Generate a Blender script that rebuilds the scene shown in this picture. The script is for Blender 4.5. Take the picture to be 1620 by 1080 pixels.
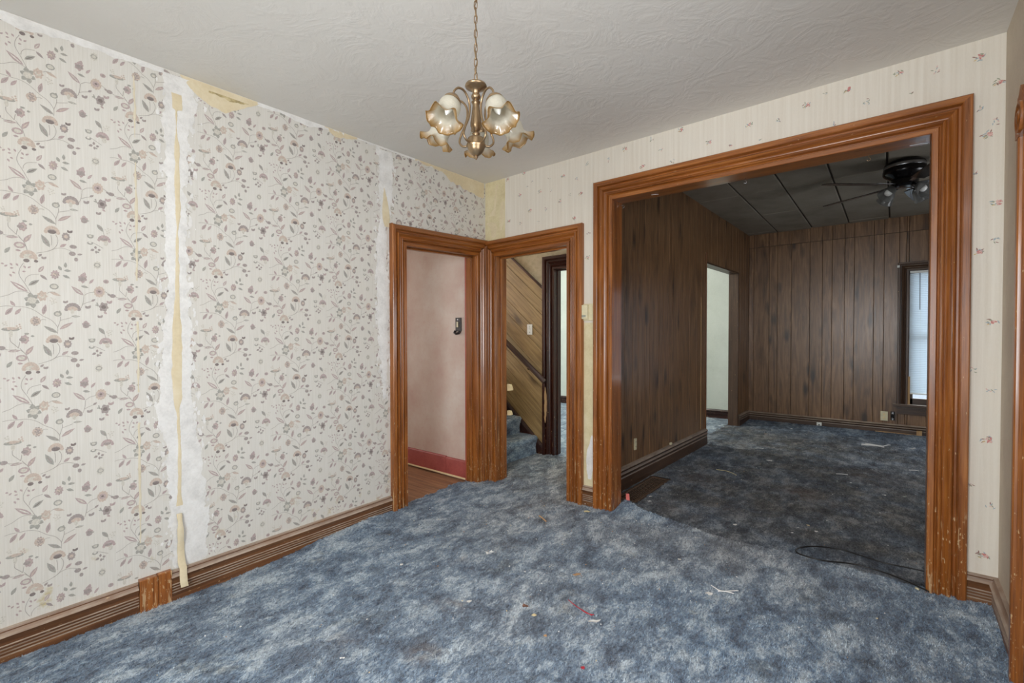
import bpy, bmesh, math, random
import numpy as np
from mathutils import Matrix, Vector

# ------------------------------------------------------------------ clear
for o in list(bpy.data.objects):
    bpy.data.objects.remove(o, do_unlink=True)
SC = bpy.context.scene
COL = SC.collection
random.seed(7)
RNG = np.random.default_rng(11)

# ------------------------------------------------------------------ camera
CAM = Vector((2.8796, -3.1019, 1.3354))
YAW, PITCH, ROLL = 0.69136, -0.016335, -0.00156
fw = Vector((-math.sin(YAW) * math.cos(PITCH), math.cos(YAW) * math.cos(PITCH), math.sin(PITCH)))
rt = Vector((math.cos(YAW), math.sin(YAW), 0))
up = rt.cross(fw)
r2 = rt * math.cos(ROLL) + up * math.sin(ROLL)
u2 = -rt * math.sin(ROLL) + up * math.cos(ROLL)
cd = bpy.data.cameras.new('camera')
cam = bpy.data.objects.new('camera', cd)
COL.objects.link(cam)
m = Matrix((r2, u2, -fw)).transposed().to_4x4()
m.translation = CAM
cam.matrix_world = m
cd.sensor_width = 36.0
cd.lens = 731.96 / 1620 * 36
cd.clip_start = 0.02
SC.camera = cam

# ------------------------------------------------------------------ world, daylight, exposure
w = bpy.data.worlds.new('overcast_sky')
SC.world = w
w.use_nodes = True
w.node_tree.nodes['Background'].inputs[0].default_value = (0.82, 0.90, 1.0, 1)
w.node_tree.nodes['Background'].inputs[1].default_value = 1.2
SC.view_settings.view_transform = 'Standard'
SC.view_settings.look = 'None'
SC.view_settings.exposure = 0.0
SC.view_settings.gamma = 1.0
SC.view_settings.use_curve_mapping = False
try:
    SC.cycles.use_denoising = True
    SC.cycles.max_bounces = 9
    SC.cycles.diffuse_bounces = 5
    SC.cycles.use_adaptive_sampling = True
    SC.cycles.adaptive_threshold = 0.02
    SC.cycles.transparent_max_bounces = 16
    SC.cycles.sample_clamp_indirect = 6
    SC.cycles.caustics_reflective = False
    SC.cycles.caustics_refractive = False
except Exception:
    pass


def daylight(name, loc, size, direction, power, color=(1, 1, 1)):
    l = bpy.data.lights.new(name, 'AREA')
    l.shape = 'RECTANGLE'
    l.size, l.size_y = size
    l.energy = power
    l.color = color
    o = bpy.data.objects.new(name, l)
    COL.objects.link(o)
    o.location = loc
    o.rotation_euler = Vector(direction).to_track_quat('-Z', 'Z').to_euler()
    return o


# daylight standing in the window openings of the rooms; the stairwell one is added fill
daylight('daylight_window_1', (2.45, -4.46, 1.45), (1.30, 1.6), (0, 1, 0), 122, (0.93, 0.97, 1.0))
daylight('daylight_window_2', (3.44, -2.45, 1.45), (1.2, 1.6), (-1, 0, 0), 32, (0.93, 0.97, 1.0))
daylight('daylight_window_3', (3.45, 4.52, 1.28), (0.85, 1.55), (0, -1, 0), 20, (0.97, 0.98, 1.0))
daylight('daylight_window_4', (-4.38, 2.7, 1.5), (1.3, 1.5), (1, 0, 0), 60, (0.98, 0.99, 1.0))
daylight('daylight_window_5', (-2.62, -1.15, 1.45), (0.8, 1.2), (1, 0, 0), 28, (1.0, 0.97, 0.93))
daylight('daylight_window_6', (4.98, 2.2, 1.4), (1.0, 1.5), (-1, 0, 0), 32, (0.94, 0.96, 1.0))
daylight('added_stairwell_light', (-3.36, 0.6, 1.95), (0.7, 1.0), (1, 0, 0), 130, (1.0, 0.98, 0.95))  # added light in an unseen opening, brightens the stair boards

H = 2.70


def fl(x, y):                       # the old floor is out of level
    return 0.0108 * x + (0.018 * y if y < 0 else 0.012 * y)


def ce(x, y):                       # so is the ceiling
    return H + 0.0048 * x + 0.0039 * y


def bce(y):                         # tiled ceiling of the back room
    return 2.755 + 0.022 * (4.3 - y)


# ------------------------------------------------------------------ mesh helpers
class MB:
    def __init__(s):
        s.v, s.f, s.mi = [], [], []

    def poly(s, pts, mi=0):
        b = len(s.v)
        s.v += [tuple(p) for p in pts]
        s.f.append(tuple(range(b, b + len(pts))))
        s.mi.append(mi)

    def box(s, lo, hi, mi=0):
        (a, b, c), (d, e, f) = lo, hi
        s.hexa([(a, b, c), (d, b, c), (d, e, c), (a, e, c), (a, b, f), (d, b, f), (d, e, f), (a, e, f)], mi)

    def hexa(s, p, mi=0):
        b = len(s.v)
        s.v += [tuple(q) for q in p]
        for q in ((0, 3, 2, 1), (4, 5, 6, 7), (0, 1, 5, 4), (1, 2, 6, 5), (2, 3, 7, 6), (3, 0, 4, 7)):
            s.f.append(tuple(b + i for i in q))
            s.mi.append(mi)

    def rings(s, rings, mi=0, closed=True, cap=True):
        b = len(s.v)
        n = len(rings[0])
        for r in rings:
            s.v += [tuple(q) for q in r]
        for i in range(len(rings) - 1):
            for j in range(n if closed else n - 1):
                k = (j + 1) % n
                s.f.append((b + i * n + j, b + i * n + k, b + (i + 1) * n + k, b + (i + 1) * n + j))
                s.mi.append(mi)
        if cap and closed:
            s.f.append(tuple(b + j for j in reversed(range(n))))
            s.f.append(tuple(b + (len(rings) - 1) * n + j for j in range(n)))
            s.mi += [mi, mi]

    def lathe(s, prof, seg=20, c=(0, 0, 0), mi=0, cap=True):
        R = []
        for (r, z) in prof:
            R.append([(c[0] + max(r, 1e-4) * math.cos(2 * math.pi * k / seg), c[1] + max(r, 1e-4) * math.sin(2 * math.pi * k / seg), c[2] + z) for k in range(seg)])
        s.rings(R, mi, True, cap)

    def tube(s, path, r, seg=8, mi=0, cap=True):
        P = [Vector(q) for q in path]
        R = []
        prev = None
        for i, p in enumerate(P):
            t = (P[min(i + 1, len(P) - 1)] - P[max(i - 1, 0)])
            t = t.normalized() if t.length > 1e-9 else Vector((0, 0, 1))
            if prev is None:
                a = t.orthogonal().normalized()
            else:
                a = (prev - t * prev.dot(t))
                a = a.normalized() if a.length > 1e-6 else t.orthogonal().normalized()
            prev = a
            bn = t.cross(a)
            rr = r[i] if isinstance(r, (list, tuple)) else r
            R.append([p + (a * math.cos(2 * math.pi * k / seg) + bn * math.sin(2 * math.pi * k / seg)) * rr for k in range(seg)])
        s.rings(R, mi, True, cap)

    def build(s, name, mats, parent=None, mat=None, smooth=False, loc=None):
        me = bpy.data.meshes.new(name)
        me.from_pydata(s.v, [], s.f)
        for x in (mats if isinstance(mats, (list, tuple)) else [mats]):
            me.materials.append(x)
        if any(s.mi):
            me.polygons.foreach_set('material_index', s.mi)
        if smooth:
            me.polygons.foreach_set('use_smooth', [True] * len(me.polygons))
        me.update()
        return link(name, me, parent, mat, loc)


def link(name, data, parent=None, mat=None, loc=None):
    o = bpy.data.objects.new(name, data)
    COL.objects.link(o)
    if parent is not None:
        o.parent = parent
    if mat is not None:
        o.matrix_basis = mat
    if loc is not None:
        o.location = loc
    return o


def empty(name, loc=(0, 0, 0), rz=0, parent=None):
    o = link(name, None, parent)
    o.location = loc
    o.rotation_euler = (0, 0, rz)
    o.empty_display_size = 0.05
    return o


def tag(o, label=None, cat=None, group=None, kind=None):
    if label: o['label'] = label
    if cat: o['category'] = cat
    if group: o['group'] = group
    if kind: o['kind'] = kind
    return o


def struct(o, label=None):
    o['kind'] = 'structure'
    if label: o['label'] = label
    return o


def axes(origin, X, Y, Z):
    M = Matrix((Vector(X), Vector(Y), Vector(Z))).transposed().to_4x4()
    M.translation = Vector(origin)
    return M


def smooth_by_angle(o, ang=40):
    me = o.data
    me.polygons.foreach_set('use_smooth', [True] * len(me.polygons))
    try:
        me.set_sharp_from_angle(angle=math.radians(ang))
    except Exception:
        pass
    return o


def curve(pts, n=8):
    """Catmull-Rom through points"""
    P = [Vector(p) for p in pts]
    P = [2 * P[0] - P[1]] + P + [2 * P[-1] - P[-2]]
    out = []
    for i in range(1, len(P) - 2):
        for k in range(n):
            t = k / n
            a, b, c, d = P[i - 1], P[i], P[i + 1], P[i + 2]
            out.append(0.5 * ((2 * b) + (c - a) * t + (2 * a - 5 * b + 4 * c - d) * t * t + (3 * b - a - 3 * c + d) * t ** 3))
    out.append(P[-2])
    return out


# ------------------------------------------------------------------ numpy noise
class VN:
    def __init__(s, seed):
        s.g = np.random.default_rng(seed).random((256, 256))

    def __call__(s, x, y):
        x = np.asarray(x, float); y = np.asarray(y, float)
        xi = np.floor(x).astype(int); yi = np.floor(y).astype(int)
        fx = x - xi; fy = y - yi
        fx = fx * fx * (3 - 2 * fx); fy = fy * fy * (3 - 2 * fy)
        g = s.g
        a = g[xi % 256, yi % 256]; b = g[(xi + 1) % 256, yi % 256]
        c = g[xi % 256, (yi + 1) % 256]; d = g[(xi + 1) % 256, (yi + 1) % 256]
        return (a * (1 - fx) + b * fx) * (1 - fy) + (c * (1 - fx) + d * fx) * fy


def fbm(vn, x, y, oct=4):
    t = 0; a = 0.5; s = 0
    for k in range(oct):
        t = t + a * vn(np.asarray(x) * 2 ** k + 17.3 * k, np.asarray(y) * 2 ** k + 5.1 * k); s += a; a *= 0.5
    return t / s


def sst(a, b, x):
    t = np.clip((np.asarray(x, float) - a) / (b - a), 0, 1)
    return t * t * (3 - 2 * t)


# ------------------------------------------------------------------ materials
def srgb(r, g, b):
    f = lambda c: (c / 12.92 if c <= 0.04045 else ((c + 0.055) / 1.055) ** 2.4)
    return (f(r / 255), f(g / 255), f(b / 255), 1)


class NT:
    def __init__(s, name):
        s.m = bpy.data.materials.new(name)
        s.m.use_nodes = True
        s.t = s.m.node_tree
        s.n = s.t.nodes
        s.b = s.n['Principled BSDF']

    def node(s, typ, **kw):
        n = s.n.new(typ)
        for k, v in kw.items():
            if k.startswith('i_'):
                key = k[2:]
                key = int(key) if key.isdigit() else key
                s.put(n.inputs[key], v)
            else:
                setattr(n, k, v)
        return n

    def put(s, sock, v):
        if hasattr(v, 'links') or isinstance(v, bpy.types.NodeSocket):
            s.t.links.new(v, sock)
        else:
            if isinstance(v, tuple) and sock.type == 'RGBA' and len(v) == 3:
                v = v + (1,)
            sock.default_value = v

    def coord(s, kind='Object', scale=(1, 1, 1), rnd=False, rot=(0, 0, 0)):
        tc = s.node('ShaderNodeTexCoord').outputs[kind]
        if rnd:
            oi = s.node('ShaderNodeObjectInfo').outputs['Random']
            mu = s.node('ShaderNodeMath', operation='MULTIPLY', i_0=oi, i_1=37.0).outputs[0]
            cb = s.node('ShaderNodeCombineXYZ', i_0=mu, i_1=mu, i_2=mu).outputs[0]
            tc = s.node('ShaderNodeVectorMath', operation='ADD', i_0=tc, i_1=cb).outputs[0]
        mp = s.node('ShaderNodeMapping')
        s.t.links.new(tc, mp.inputs['Vector'])
        mp.inputs['Scale'].default_value = scale
        mp.inputs['Rotation'].default_value = rot
        return mp.outputs[0]

    def noise(s, vec, scale, detail=4, rough=0.55, dist=0.0):
        return s.node('ShaderNodeTexNoise', i_Vector=vec, i_Scale=float(scale), i_Detail=float(detail), i_Roughness=float(rough), i_Distortion=float(dist)).outputs[0]

    def ramp(s, fac, stops):
        r = s.node('ShaderNodeValToRGB', i_Fac=fac)
        e = r.color_ramp.elements
        while len(e) < len(stops):
            e.new(0.5)
        for i, (p, c) in enumerate(stops):
            e[i].position = p
            e[i].color = c if len(c) == 4 else tuple(c) + (1,)
        return r.outputs[0]

    def step(s, v, lo, hi, a=0.0, b=1.0):
        return s.node('ShaderNodeMapRange', i_0=v, i_1=float(lo), i_2=float(hi), i_3=float(a), i_4=float(b)).outputs[0]

    def math(s, op, a, b=0.0):
        return s.node('ShaderNodeMath', operation=op, i_0=a, i_1=b).outputs[0]

    def mix(s, fac, a, b, blend='MIX'):
        n = s.node('ShaderNodeMix', data_type='RGBA', blend_type=blend)
        s.put(n.inputs[0], fac)
        s.put(n.inputs[6], a)
        s.put(n.inputs[7], b)
        return n.outputs[2]

    def bump(s, h, strength=0.3, dist=0.01, normal=None):
        n = s.node('ShaderNodeBump', i_Strength=float(strength), i_Distance=float(dist), i_Height=h)
        if normal is not None:
            s.put(n.inputs['Normal'], normal)
        s.t.links.new(n.outputs[0], s.b.inputs['Normal'])
        return n.outputs[0]

    def out(s, color=None, rough=None, **kw):
        if color is not None: s.put(s.b.inputs['Base Color'], color)
        if rough is not None: s.put(s.b.inputs['Roughness'], rough)
        for k, v in kw.items():
            s.put(s.b.inputs[k.replace('_', ' ')], v)
        return s.m


def plain(name, col, rough=0.5, metal=0.0, vary=0.08, scale=30, **kw):
    q = NT(name)
    n = q.noise(q.coord('Object'), scale, 3)
    d = tuple(max(0, c * (1 - vary)) for c in col[:3]) + (1,)
    l = tuple(min(1, c * (1 + vary)) for c in col[:3]) + (1,)
    return q.out(q.ramp(n, [(0.3, d), (0.7, l)]), rough, Metallic=metal, **kw)


def wood(name, dark, mid, light, rough=0.32, chips=0.5, grain=1.0, coat=0.25, low=(0.0, 1.1), dust=0.0):
    q = NT(name)
    v = q.coord('Object', (11 * grain, 11 * grain, 0.6), rnd=True)
    g1 = q.noise(v, 3.0, 4, 0.55, 0.8)
    v2 = q.coord('Object', (90 * grain, 90 * grain, 1.8), rnd=True)
    g2 = q.noise(v2, 3.0, 3, 0.7)
    g = q.math('ADD', q.math('MULTIPLY', g1, 0.6), q.math('MULTIPLY', g2, 0.4))
    c = q.ramp(g, [(0.28, dark), (0.5, mid), (0.74, light)])
    bl = q.noise(q.coord('Object', (5, 5, 1.0), rnd=True), 1.8, 3)
    c = q.mix(q.step(bl, 0.48, 0.75, 0, 0.45), c, dark)
    rg = q.step(g, 0.3, 0.7, rough * 0.85, rough * 1.25)
    if chips > 0:
        ch = q.noise(q.coord('Object', (1, 1, 0.4), rnd=True), 85, 4, 0.65)
        geo = q.node('ShaderNodeNewGeometry').outputs['Position']
        z = q.node('ShaderNodeSeparateXYZ', i_0=geo).outputs[2]
        wear = q.step(z, low[1], low[0], 0.0, 0.115 * chips)
        mk = q.step(q.math('SUBTRACT', ch, q.math('SUBTRACT', 0.695, wear)), 0.0, 0.015)
        sc = q.noise(q.coord('Object', (38, 38, 2.4), rnd=True), 1.7, 4, 0.65)
        mk2 = q.step(q.math('SUBTRACT', sc, q.math('SUBTRACT', 0.74, q.math('MULTIPLY', wear, 1.7))), 0.0, 0.03, 0, 0.75)
        mk = q.math('MAXIMUM', mk, mk2)
        c = q.mix(mk, c, srgb(196, 164, 122))
        rg = q.math('ADD', rg, q.math('MULTIPLY', mk, 0.5))
    if dust > 0:
        nz = q.node('ShaderNodeSeparateXYZ', i_0=q.node('ShaderNodeNewGeometry').outputs['Normal']).outputs[2]
        dm = q.math('MULTIPLY', q.step(nz, 0.12, 0.75, 0, dust), q.step(q.noise(q.coord('Object', (8, 8, 3), rnd=True), 3, 4), 0.3, 0.6, 0.45, 1.0))
        c = q.mix(dm, c, srgb(186, 170, 154))
        rg = q.math('ADD', rg, q.math('MULTIPLY', dm, 0.4))
    q.bump(g2, 0.10, 0.002)
    return q.out(c, rg, Coat_Weight=coat, Coat_Roughness=0.14)


M = {}
M['trim'] = wood('varnished_trim_wood', srgb(76, 37, 12), srgb(145, 84, 33), srgb(186, 120, 57), 0.30, 0.75, coat=0.45)
M['base'] = wood('dusty_baseboard_wood', srgb(62, 36, 18), srgb(112, 72, 42), srgb(150, 108, 70), 0.42, 0.4, coat=0.1, low=(-0.1, 0.3), dust=0.9)
M['dark_trim'] = wood('dark_stained_trim', srgb(28, 10, 5), srgb(54, 22, 12), srgb(84, 40, 22), 0.3, 0.35)
M['dark_base'] = wood('dark_baseboard_wood', srgb(40, 26, 17), srgb(72, 50, 34), srgb(98, 74, 54), 0.4, 0.12, coat=0.05, low=(-0.1, 0.3), dust=0.7)
M['rail'] = wood('worn_handrail_wood', srgb(40, 26, 22), srgb(78, 56, 48), srgb(108, 84, 72), 0.5, 0.4)


def panel_mat(name, dark, mid, light, rough, knot, gscale=1.0):
    q = NT(name)
    v = q.coord('Object', (9 * gscale, 9 * gscale, 0.7), rnd=True)
    g1 = q.noise(v, 2.4, 5, 0.6, 1.5)
    g2 = q.noise(q.coord('Object', (90, 90, 1.6), rnd=True), 2.2, 3, 0.7)
    g = q.math('ADD', q.math('MULTIPLY', g1, 0.7), q.math('MULTIPLY', g2, 0.3))
    c = q.ramp(g, [(0.30, dark), (0.5, mid), (0.72, light)])
    vo = q.node('ShaderNodeTexVoronoi', i_Vector=q.coord('Object', (5.5, 5.5, 2.0), rnd=True), i_Scale=1.0, i_Randomness=1.0)
    kn = q.math('ADD', vo.outputs['Distance'], q.math('MULTIPLY', g1, 0.14))
    c = q.mix(q.step(kn, 0.15, 0.32, 0.8, 0.0), c, knot)
    sm = q.noise(q.coord('Object', (3, 3, 1.2), rnd=True), 2.0, 4, 0.6)
    c = q.mix(q.step(sm, 0.52, 0.72, 0, 0.4), c, knot)
    q.bump(g2, 0.15, 0.002)
    return q.out(c, q.step(g2, 0.3, 0.7, rough * 0.8, rough * 1.2), Coat_Weight=0.15, Coat_Roughness=0.25)


M['panel'] = panel_mat('walnut_panelling', srgb(62, 42, 26), srgb(118, 86, 57), srgb(152, 118, 84), 0.34, srgb(28, 18, 12))
M['diag'] = panel_mat('knotty_stair_panelling', srgb(98, 76, 46), srgb(150, 124, 82), srgb(178, 152, 106), 0.5, srgb(70, 50, 30), 1.3)


def wallpaper_mat():
    q = NT('cream_wallpaper_ground')
    st = q.noise(q.coord('Object', (1, 230, 5)), 1.0, 3, 0.6)
    bl = q.noise(q.coord('Object'), 1.1, 3)
    c = q.ramp(st, [(0.3, srgb(207, 203, 194)), (0.7, srgb(219, 216, 209))])
    c = q.mix(q.step(bl, 0.45, 0.75, 0, 0.3), c, srgb(208, 200, 186))
    sp = q.noise(q.coord('Object'), 9, 4, 0.7)
    zz = q.node('ShaderNodeSeparateXYZ', i_0=q.node('ShaderNodeNewGeometry').outputs['Position']).outputs[2]
    damp = q.math('MULTIPLY', q.step(sp, 0.60, 0.72, 0, 0.8), q.step(zz, 0.55, 0.15, 0, 1))
    c = q.mix(damp, c, srgb(186, 168, 112))
    q.bump(st, 0.08, 0.001)
    return q.out(c, 0.7)


M['paper'] = wallpaper_mat()
PC = [srgb(172, 166, 158), srgb(160, 150, 146), srgb(178, 161, 158), srgb(162, 160, 152), srgb(194, 178, 165), srgb(200, 195, 184), srgb(129, 119, 115), srgb(214, 210, 201)]
PRINT = [plain('wallpaper_ink_%s' % n, c, 0.75, vary=0.14, scale=160) for n, c in zip(('stem', 'mauve', 'rose', 'sage', 'tan', 'pale', 'charcoal', 'ground'), PC)]


def rose_paper_mat():
    q = NT('striped_cream_wallpaper')
    st = q.noise(q.coord('Object', (55, 1, 1.5)), 1.0, 3, 0.55, 0.3)
    fi = q.noise(q.coord('Object', (180, 1, 60)), 1.0, 2, 0.6)
    c = q.ramp(st, [(0.32, srgb(214, 205, 190)), (0.68, srgb(224, 217, 204))])
    c = q.mix(q.step(fi, 0.5, 0.7, 0, 0.25), c, srgb(230, 223, 210))
    bl = q.noise(q.coord('Object'), 1.7, 3)
    c = q.mix(q.step(bl, 0.45, 0.75, 0, 0.3), c, srgb(216, 204, 184))
    q.bump(fi, 0.15, 0.001)
    return q.out(c, 0.6)


M['rose_paper'] = rose_paper_mat()
RC = [srgb(196, 130, 124), srgb(214, 176, 166), srgb(150, 154, 130), srgb(160, 172, 176), srgb(150, 116, 106), srgb(205, 180, 130)]
ROSE = [plain('rose_print_%s' % n, c, 0.7, vary=0.1, scale=120) for n, c in zip(('pink', 'blush', 'leaf', 'blue', 'brown', 'gold'), RC)]


def mottled(name, c0, c1, c2, scale, rough=0.8, bs=0.25, bd=0.003, fine=60):
    q = NT(name)
    v = q.coord('Object')
    n = q.noise(v, scale, 5, 0.6)
    f = q.noise(v, fine, 4, 0.6)
    g = q.math('ADD', q.math('MULTIPLY', n, 0.7), q.math('MULTIPLY', f, 0.3))
    c = q.ramp(g, [(0.3, c0), (0.5, c1), (0.7, c2)])
    q.bump(f, bs, bd)
    return q.out(c, rough)


M['plaster'] = mottled('white_plaster_smear', srgb(206, 204, 200), srgb(226, 224, 220), srgb(238, 237, 234), 12, 0.85, 0.5, 0.004, 80)
M['backing'] = mottled('tan_paper_backing', srgb(206, 190, 156), srgb(218, 203, 170), srgb(226, 214, 186), 7, 0.8, 0.2, 0.002)
M['glue'] = mottled('yellowed_glue_wall', srgb(196, 180, 140), srgb(214, 201, 162), srgb(226, 215, 182), 8, 0.75, 0.2, 0.002)
M['faint_tan'] = mottled('faint_tan_backing', srgb(208, 196, 168), srgb(216, 206, 182), srgb(222, 212, 190), 9, 0.8, 0.1, 0.001)
M['mould'] = mottled('mould_stain', srgb(150, 136, 100), srgb(180, 162, 118), srgb(214, 198, 156), 30, 0.8)
M['side_wall'] = mottled('beige_side_wallpaper', srgb(186, 172, 152), srgb(196, 182, 162), srgb(204, 192, 172), 5, 0.7, 0.15, 0.002, 90)
M['rough_wall'] = mottled('bare_wall', srgb(190, 180, 160), srgb(205, 196, 178), srgb(215, 206, 190), 4, 0.85)


def ceiling_mat():
    q = NT('swirled_plaster_ceiling')
    v = q.coord('Object')
    big = q.noise(v, 0.9, 3)
    c = q.ramp(big, [(0.3, srgb(218, 214, 206)), (0.7, srgb(227, 223, 216))])
    a = q.step(q.noise(v, 4.5, 5, 0.6, 2.5), 0.45, 0.75)
    b = q.noise(v, 30, 3, 0.6, 1.0)
    h = q.math('ADD', q.math('MULTIPLY', a, 0.8), q.math('MULTIPLY', b, 0.25))
    q.bump(h, 0.22, 0.010)
    return q.out(c, 0.62)


M['ceiling'] = ceiling_mat()
M['tile'] = mottled('fibre_ceiling_tile', srgb(112, 104, 90), srgb(132, 124, 110), srgb(144, 137, 124), 3, 0.9, 0.4, 0.003, 120)
M['tile_joint'] = plain('dark_tile_joint', srgb(52, 46, 38), 0.8)
M['white_wall'] = mottled('greenish_white_wall', srgb(196, 200, 190), srgb(206, 210, 200), srgb(214, 217, 208), 3, 0.8, 0.15, 0.003)
M['tan_wall'] = mottled('tan_textured_wallpaper', srgb(160, 146, 120), srgb(184, 170, 142), srgb(198, 186, 160), 20, 0.8, 0.5, 0.004, 90)


def pink_mat():
    q = NT('faded_pink_wall')
    v = q.coord('Object')
    n = q.noise(v, 2.2, 5, 0.6)
    f = q.noise(v, 45, 4, 0.6)
    c = q.ramp(n, [(0.3, srgb(194, 164, 152)), (0.5, srgb(206, 188, 175)), (0.66, srgb(214, 203, 192))])
    c = q.mix(q.step(f, 0.55, 0.75, 0, 0.25), c, srgb(196, 140, 132))
    q.bump(f, 0.12, 0.002)
    return q.out(c, 0.7)


M['pink'] = pink_mat()
M['red_trim'] = mottled('chipped_red_paint', srgb(138, 62, 58), srgb(160, 78, 72), srgb(174, 92, 84), 6, 0.5, 0.2, 0.002)
M['red_strip'] = plain('red_painted_casing', srgb(170, 84, 70), 0.5)
M['floor_wood'] = wood('bare_floorboard', srgb(104, 72, 52), srgb(160, 118, 86), srgb(194, 152, 116), 0.55, 0.0, coat=0.0)
M['subfloor'] = wood('subfloor_plank', srgb(60, 44, 32), srgb(96, 74, 54), srgb(120, 96, 72), 0.8, 0.0, coat=0.0)


def carpet_mat(name, deep, mid, pale, dirtc, sheen=0.3, tuft=False):
    q = NT(name)
    P = 'Object'
    a = q.noise(q.coord(P, (1, 0.7, 1), rot=(0, 0, 0.35)), 6.5, 4, 0.6, 0.4)
    b = q.noise(q.coord(P, (1, 0.45, 1), rot=(0, 0, 0.6)), 24.0, 4, 0.65, 0.5)
    f = q.noise(q.coord(P, (1, 0.5, 1), rot=(0, 0, 0.6)), 110.0, 3, 0.75, 0.3)
    f2 = q.noise(q.coord(P), 300.0, 2, 0.7)
    g = q.math('ADD', q.math('MULTIPLY', a, 0.40), q.math('MULTIPLY', b, 0.32))
    g = q.math('ADD', g, q.math('MULTIPLY', f, 0.28))
    c = q.ramp(g, [(0.405, deep), (0.50, mid), (0.585, pale)])
    d = q.node('ShaderNodeAttribute', attribute_name='dirt').outputs['Fac']
    dn = q.noise(q.coord(P), 4.0, 5, 0.65, 0.4)
    df = q.math('MULTIPLY', d, q.step(dn, 0.30, 0.60, 0.45, 1.0))
    lum = q.node('ShaderNodeRGBToBW', i_0=c).outputs[0]
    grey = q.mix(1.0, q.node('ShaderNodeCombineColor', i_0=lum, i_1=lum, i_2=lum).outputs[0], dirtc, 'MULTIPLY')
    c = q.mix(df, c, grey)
    st = q.noise(q.coord(P), 3.4, 5, 0.7, 0.3)
    c = q.mix(q.step(st, 0.58, 0.68, 0, 0.6), c, q.mix(1.0, c, (0.50, 0.44, 0.36), 'MULTIPLY'))
    sa = q.node('ShaderNodeAttribute', attribute_name='stain').outputs['Fac']
    sm = q.math('MULTIPLY', sa, q.step(q.noise(q.coord(P), 14, 5, 0.65, 0.5), 0.38, 0.56))
    c = q.mix(sm, c, q.mix(0.65, c, srgb(84, 58, 40)))
    c = q.mix(q.step(f, 0.32, 0.52, 0.65, 0.0), c, q.mix(1.0, c, (0.42, 0.43, 0.46), 'MULTIPLY'))
    c = q.mix(q.step(f2, 0.52, 0.70, 0.0, 0.30), c, pale)
    if tuft:
        ri = q.node('ShaderNodeNewGeometry').outputs['Random Per Island']
        c = q.mix(1.0, c, q.ramp(ri, [(0.0, (.62, .63, .66)), (.5, (1.05, 1.05, 1.05)), (1.0, (1.55, 1.53, 1.50))]), 'MULTIPLY')
    h = q.math('ADD', q.math('MULTIPLY', f, 0.9), q.math('MULTIPLY', f2, 0.35))
    h = q.math('ADD', h, q.math('MULTIPLY', b, 0.8))
    q.bump(h, 0.6, 0.014)
    q.put(q.b.inputs['Specular IOR Level'], 0.1)
    return q.out(c, 0.95, Sheen_Weight=sheen, Sheen_Roughness=0.6)


CF = (srgb(52, 69, 93), srgb(114, 138, 162), srgb(192, 205, 214), (1.0, 1.0, 1.0))
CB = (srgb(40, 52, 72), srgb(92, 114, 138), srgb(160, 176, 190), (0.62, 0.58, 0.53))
M['carpet'] = carpet_mat('blue_plush_carpet', *CF)
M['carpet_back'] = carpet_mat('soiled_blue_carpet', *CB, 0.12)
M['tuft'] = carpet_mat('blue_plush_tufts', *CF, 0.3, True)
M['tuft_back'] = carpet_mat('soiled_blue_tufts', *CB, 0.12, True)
M['brass'] = plain('antique_brass', srgb(158, 134, 104), 0.3, 0.85, 0.12, 40)
M['black_metal'] = plain('black_fan_metal', srgb(26, 24, 24), 0.2, 0.4)
M['chrome'] = plain('worn_chrome', srgb(170, 170, 172), 0.25, 0.9)
M['blade'] = plain('dark_fan_blade', srgb(40, 32, 28), 0.22)
M['ivory'] = plain('ivory_plastic', srgb(214, 204, 170), 0.4)
M['white_plastic'] = plain('white_plastic', srgb(226, 226, 220), 0.4)
M['grey_lcd'] = plain('grey_display', srgb(150, 152, 140), 0.25)
M['black_plastic'] = plain('black_plastic', srgb(24, 22, 22), 0.35)
M['register'] = plain('rusty_brown_register', srgb(96, 76, 60), 0.5, 0.1, 0.25, 60)
M['duct_shade'] = plain('dark_duct_shade', srgb(14, 12, 11), 0.9)
M['scrap'] = plain('white_paper_scrap', srgb(232, 230, 226), 0.8)
M['yellow_scrap'] = plain('yellowed_scrap', srgb(214, 204, 160), 0.7)
M['red_scrap'] = plain('red_string', srgb(172, 50, 62), 0.7)
M['pink_tag'] = plain('pink_red_tag', srgb(232, 124, 116), 0.6)
M['tan_scrap'] = plain('tan_wood_splinter', srgb(190, 150, 110), 0.8)
M['rust_stain'] = plain('rust_brown_stain', srgb(120, 84, 68), 0.9)
M['cream'] = plain('cream_foam', srgb(226, 206, 160), 0.8)
M['raw_wood'] = wood('raw_light_wood', srgb(150, 112, 72), srgb(184, 148, 104), srgb(206, 174, 130), 0.7, 0.0, coat=0.0)


def glass_mat(name, tint=(1, 1, 1), a=0.85):
    q = NT(name)
    t = q.node('ShaderNodeBsdfTransparent', i_0=tint + (1,))
    g = q.node('ShaderNodeBsdfGlossy', i_Roughness=0.03)
    mx = q.node('ShaderNodeMixShader', i_0=1 - a, i_1=t.outputs[0], i_2=g.outputs[0])
    q.t.links.new(mx.outputs[0], q.n['Material Output'].inputs[0])
    return q.m


M['pane'] = glass_mat('window_glass', (0.93, 0.97, 1.0), 0.88)


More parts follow.
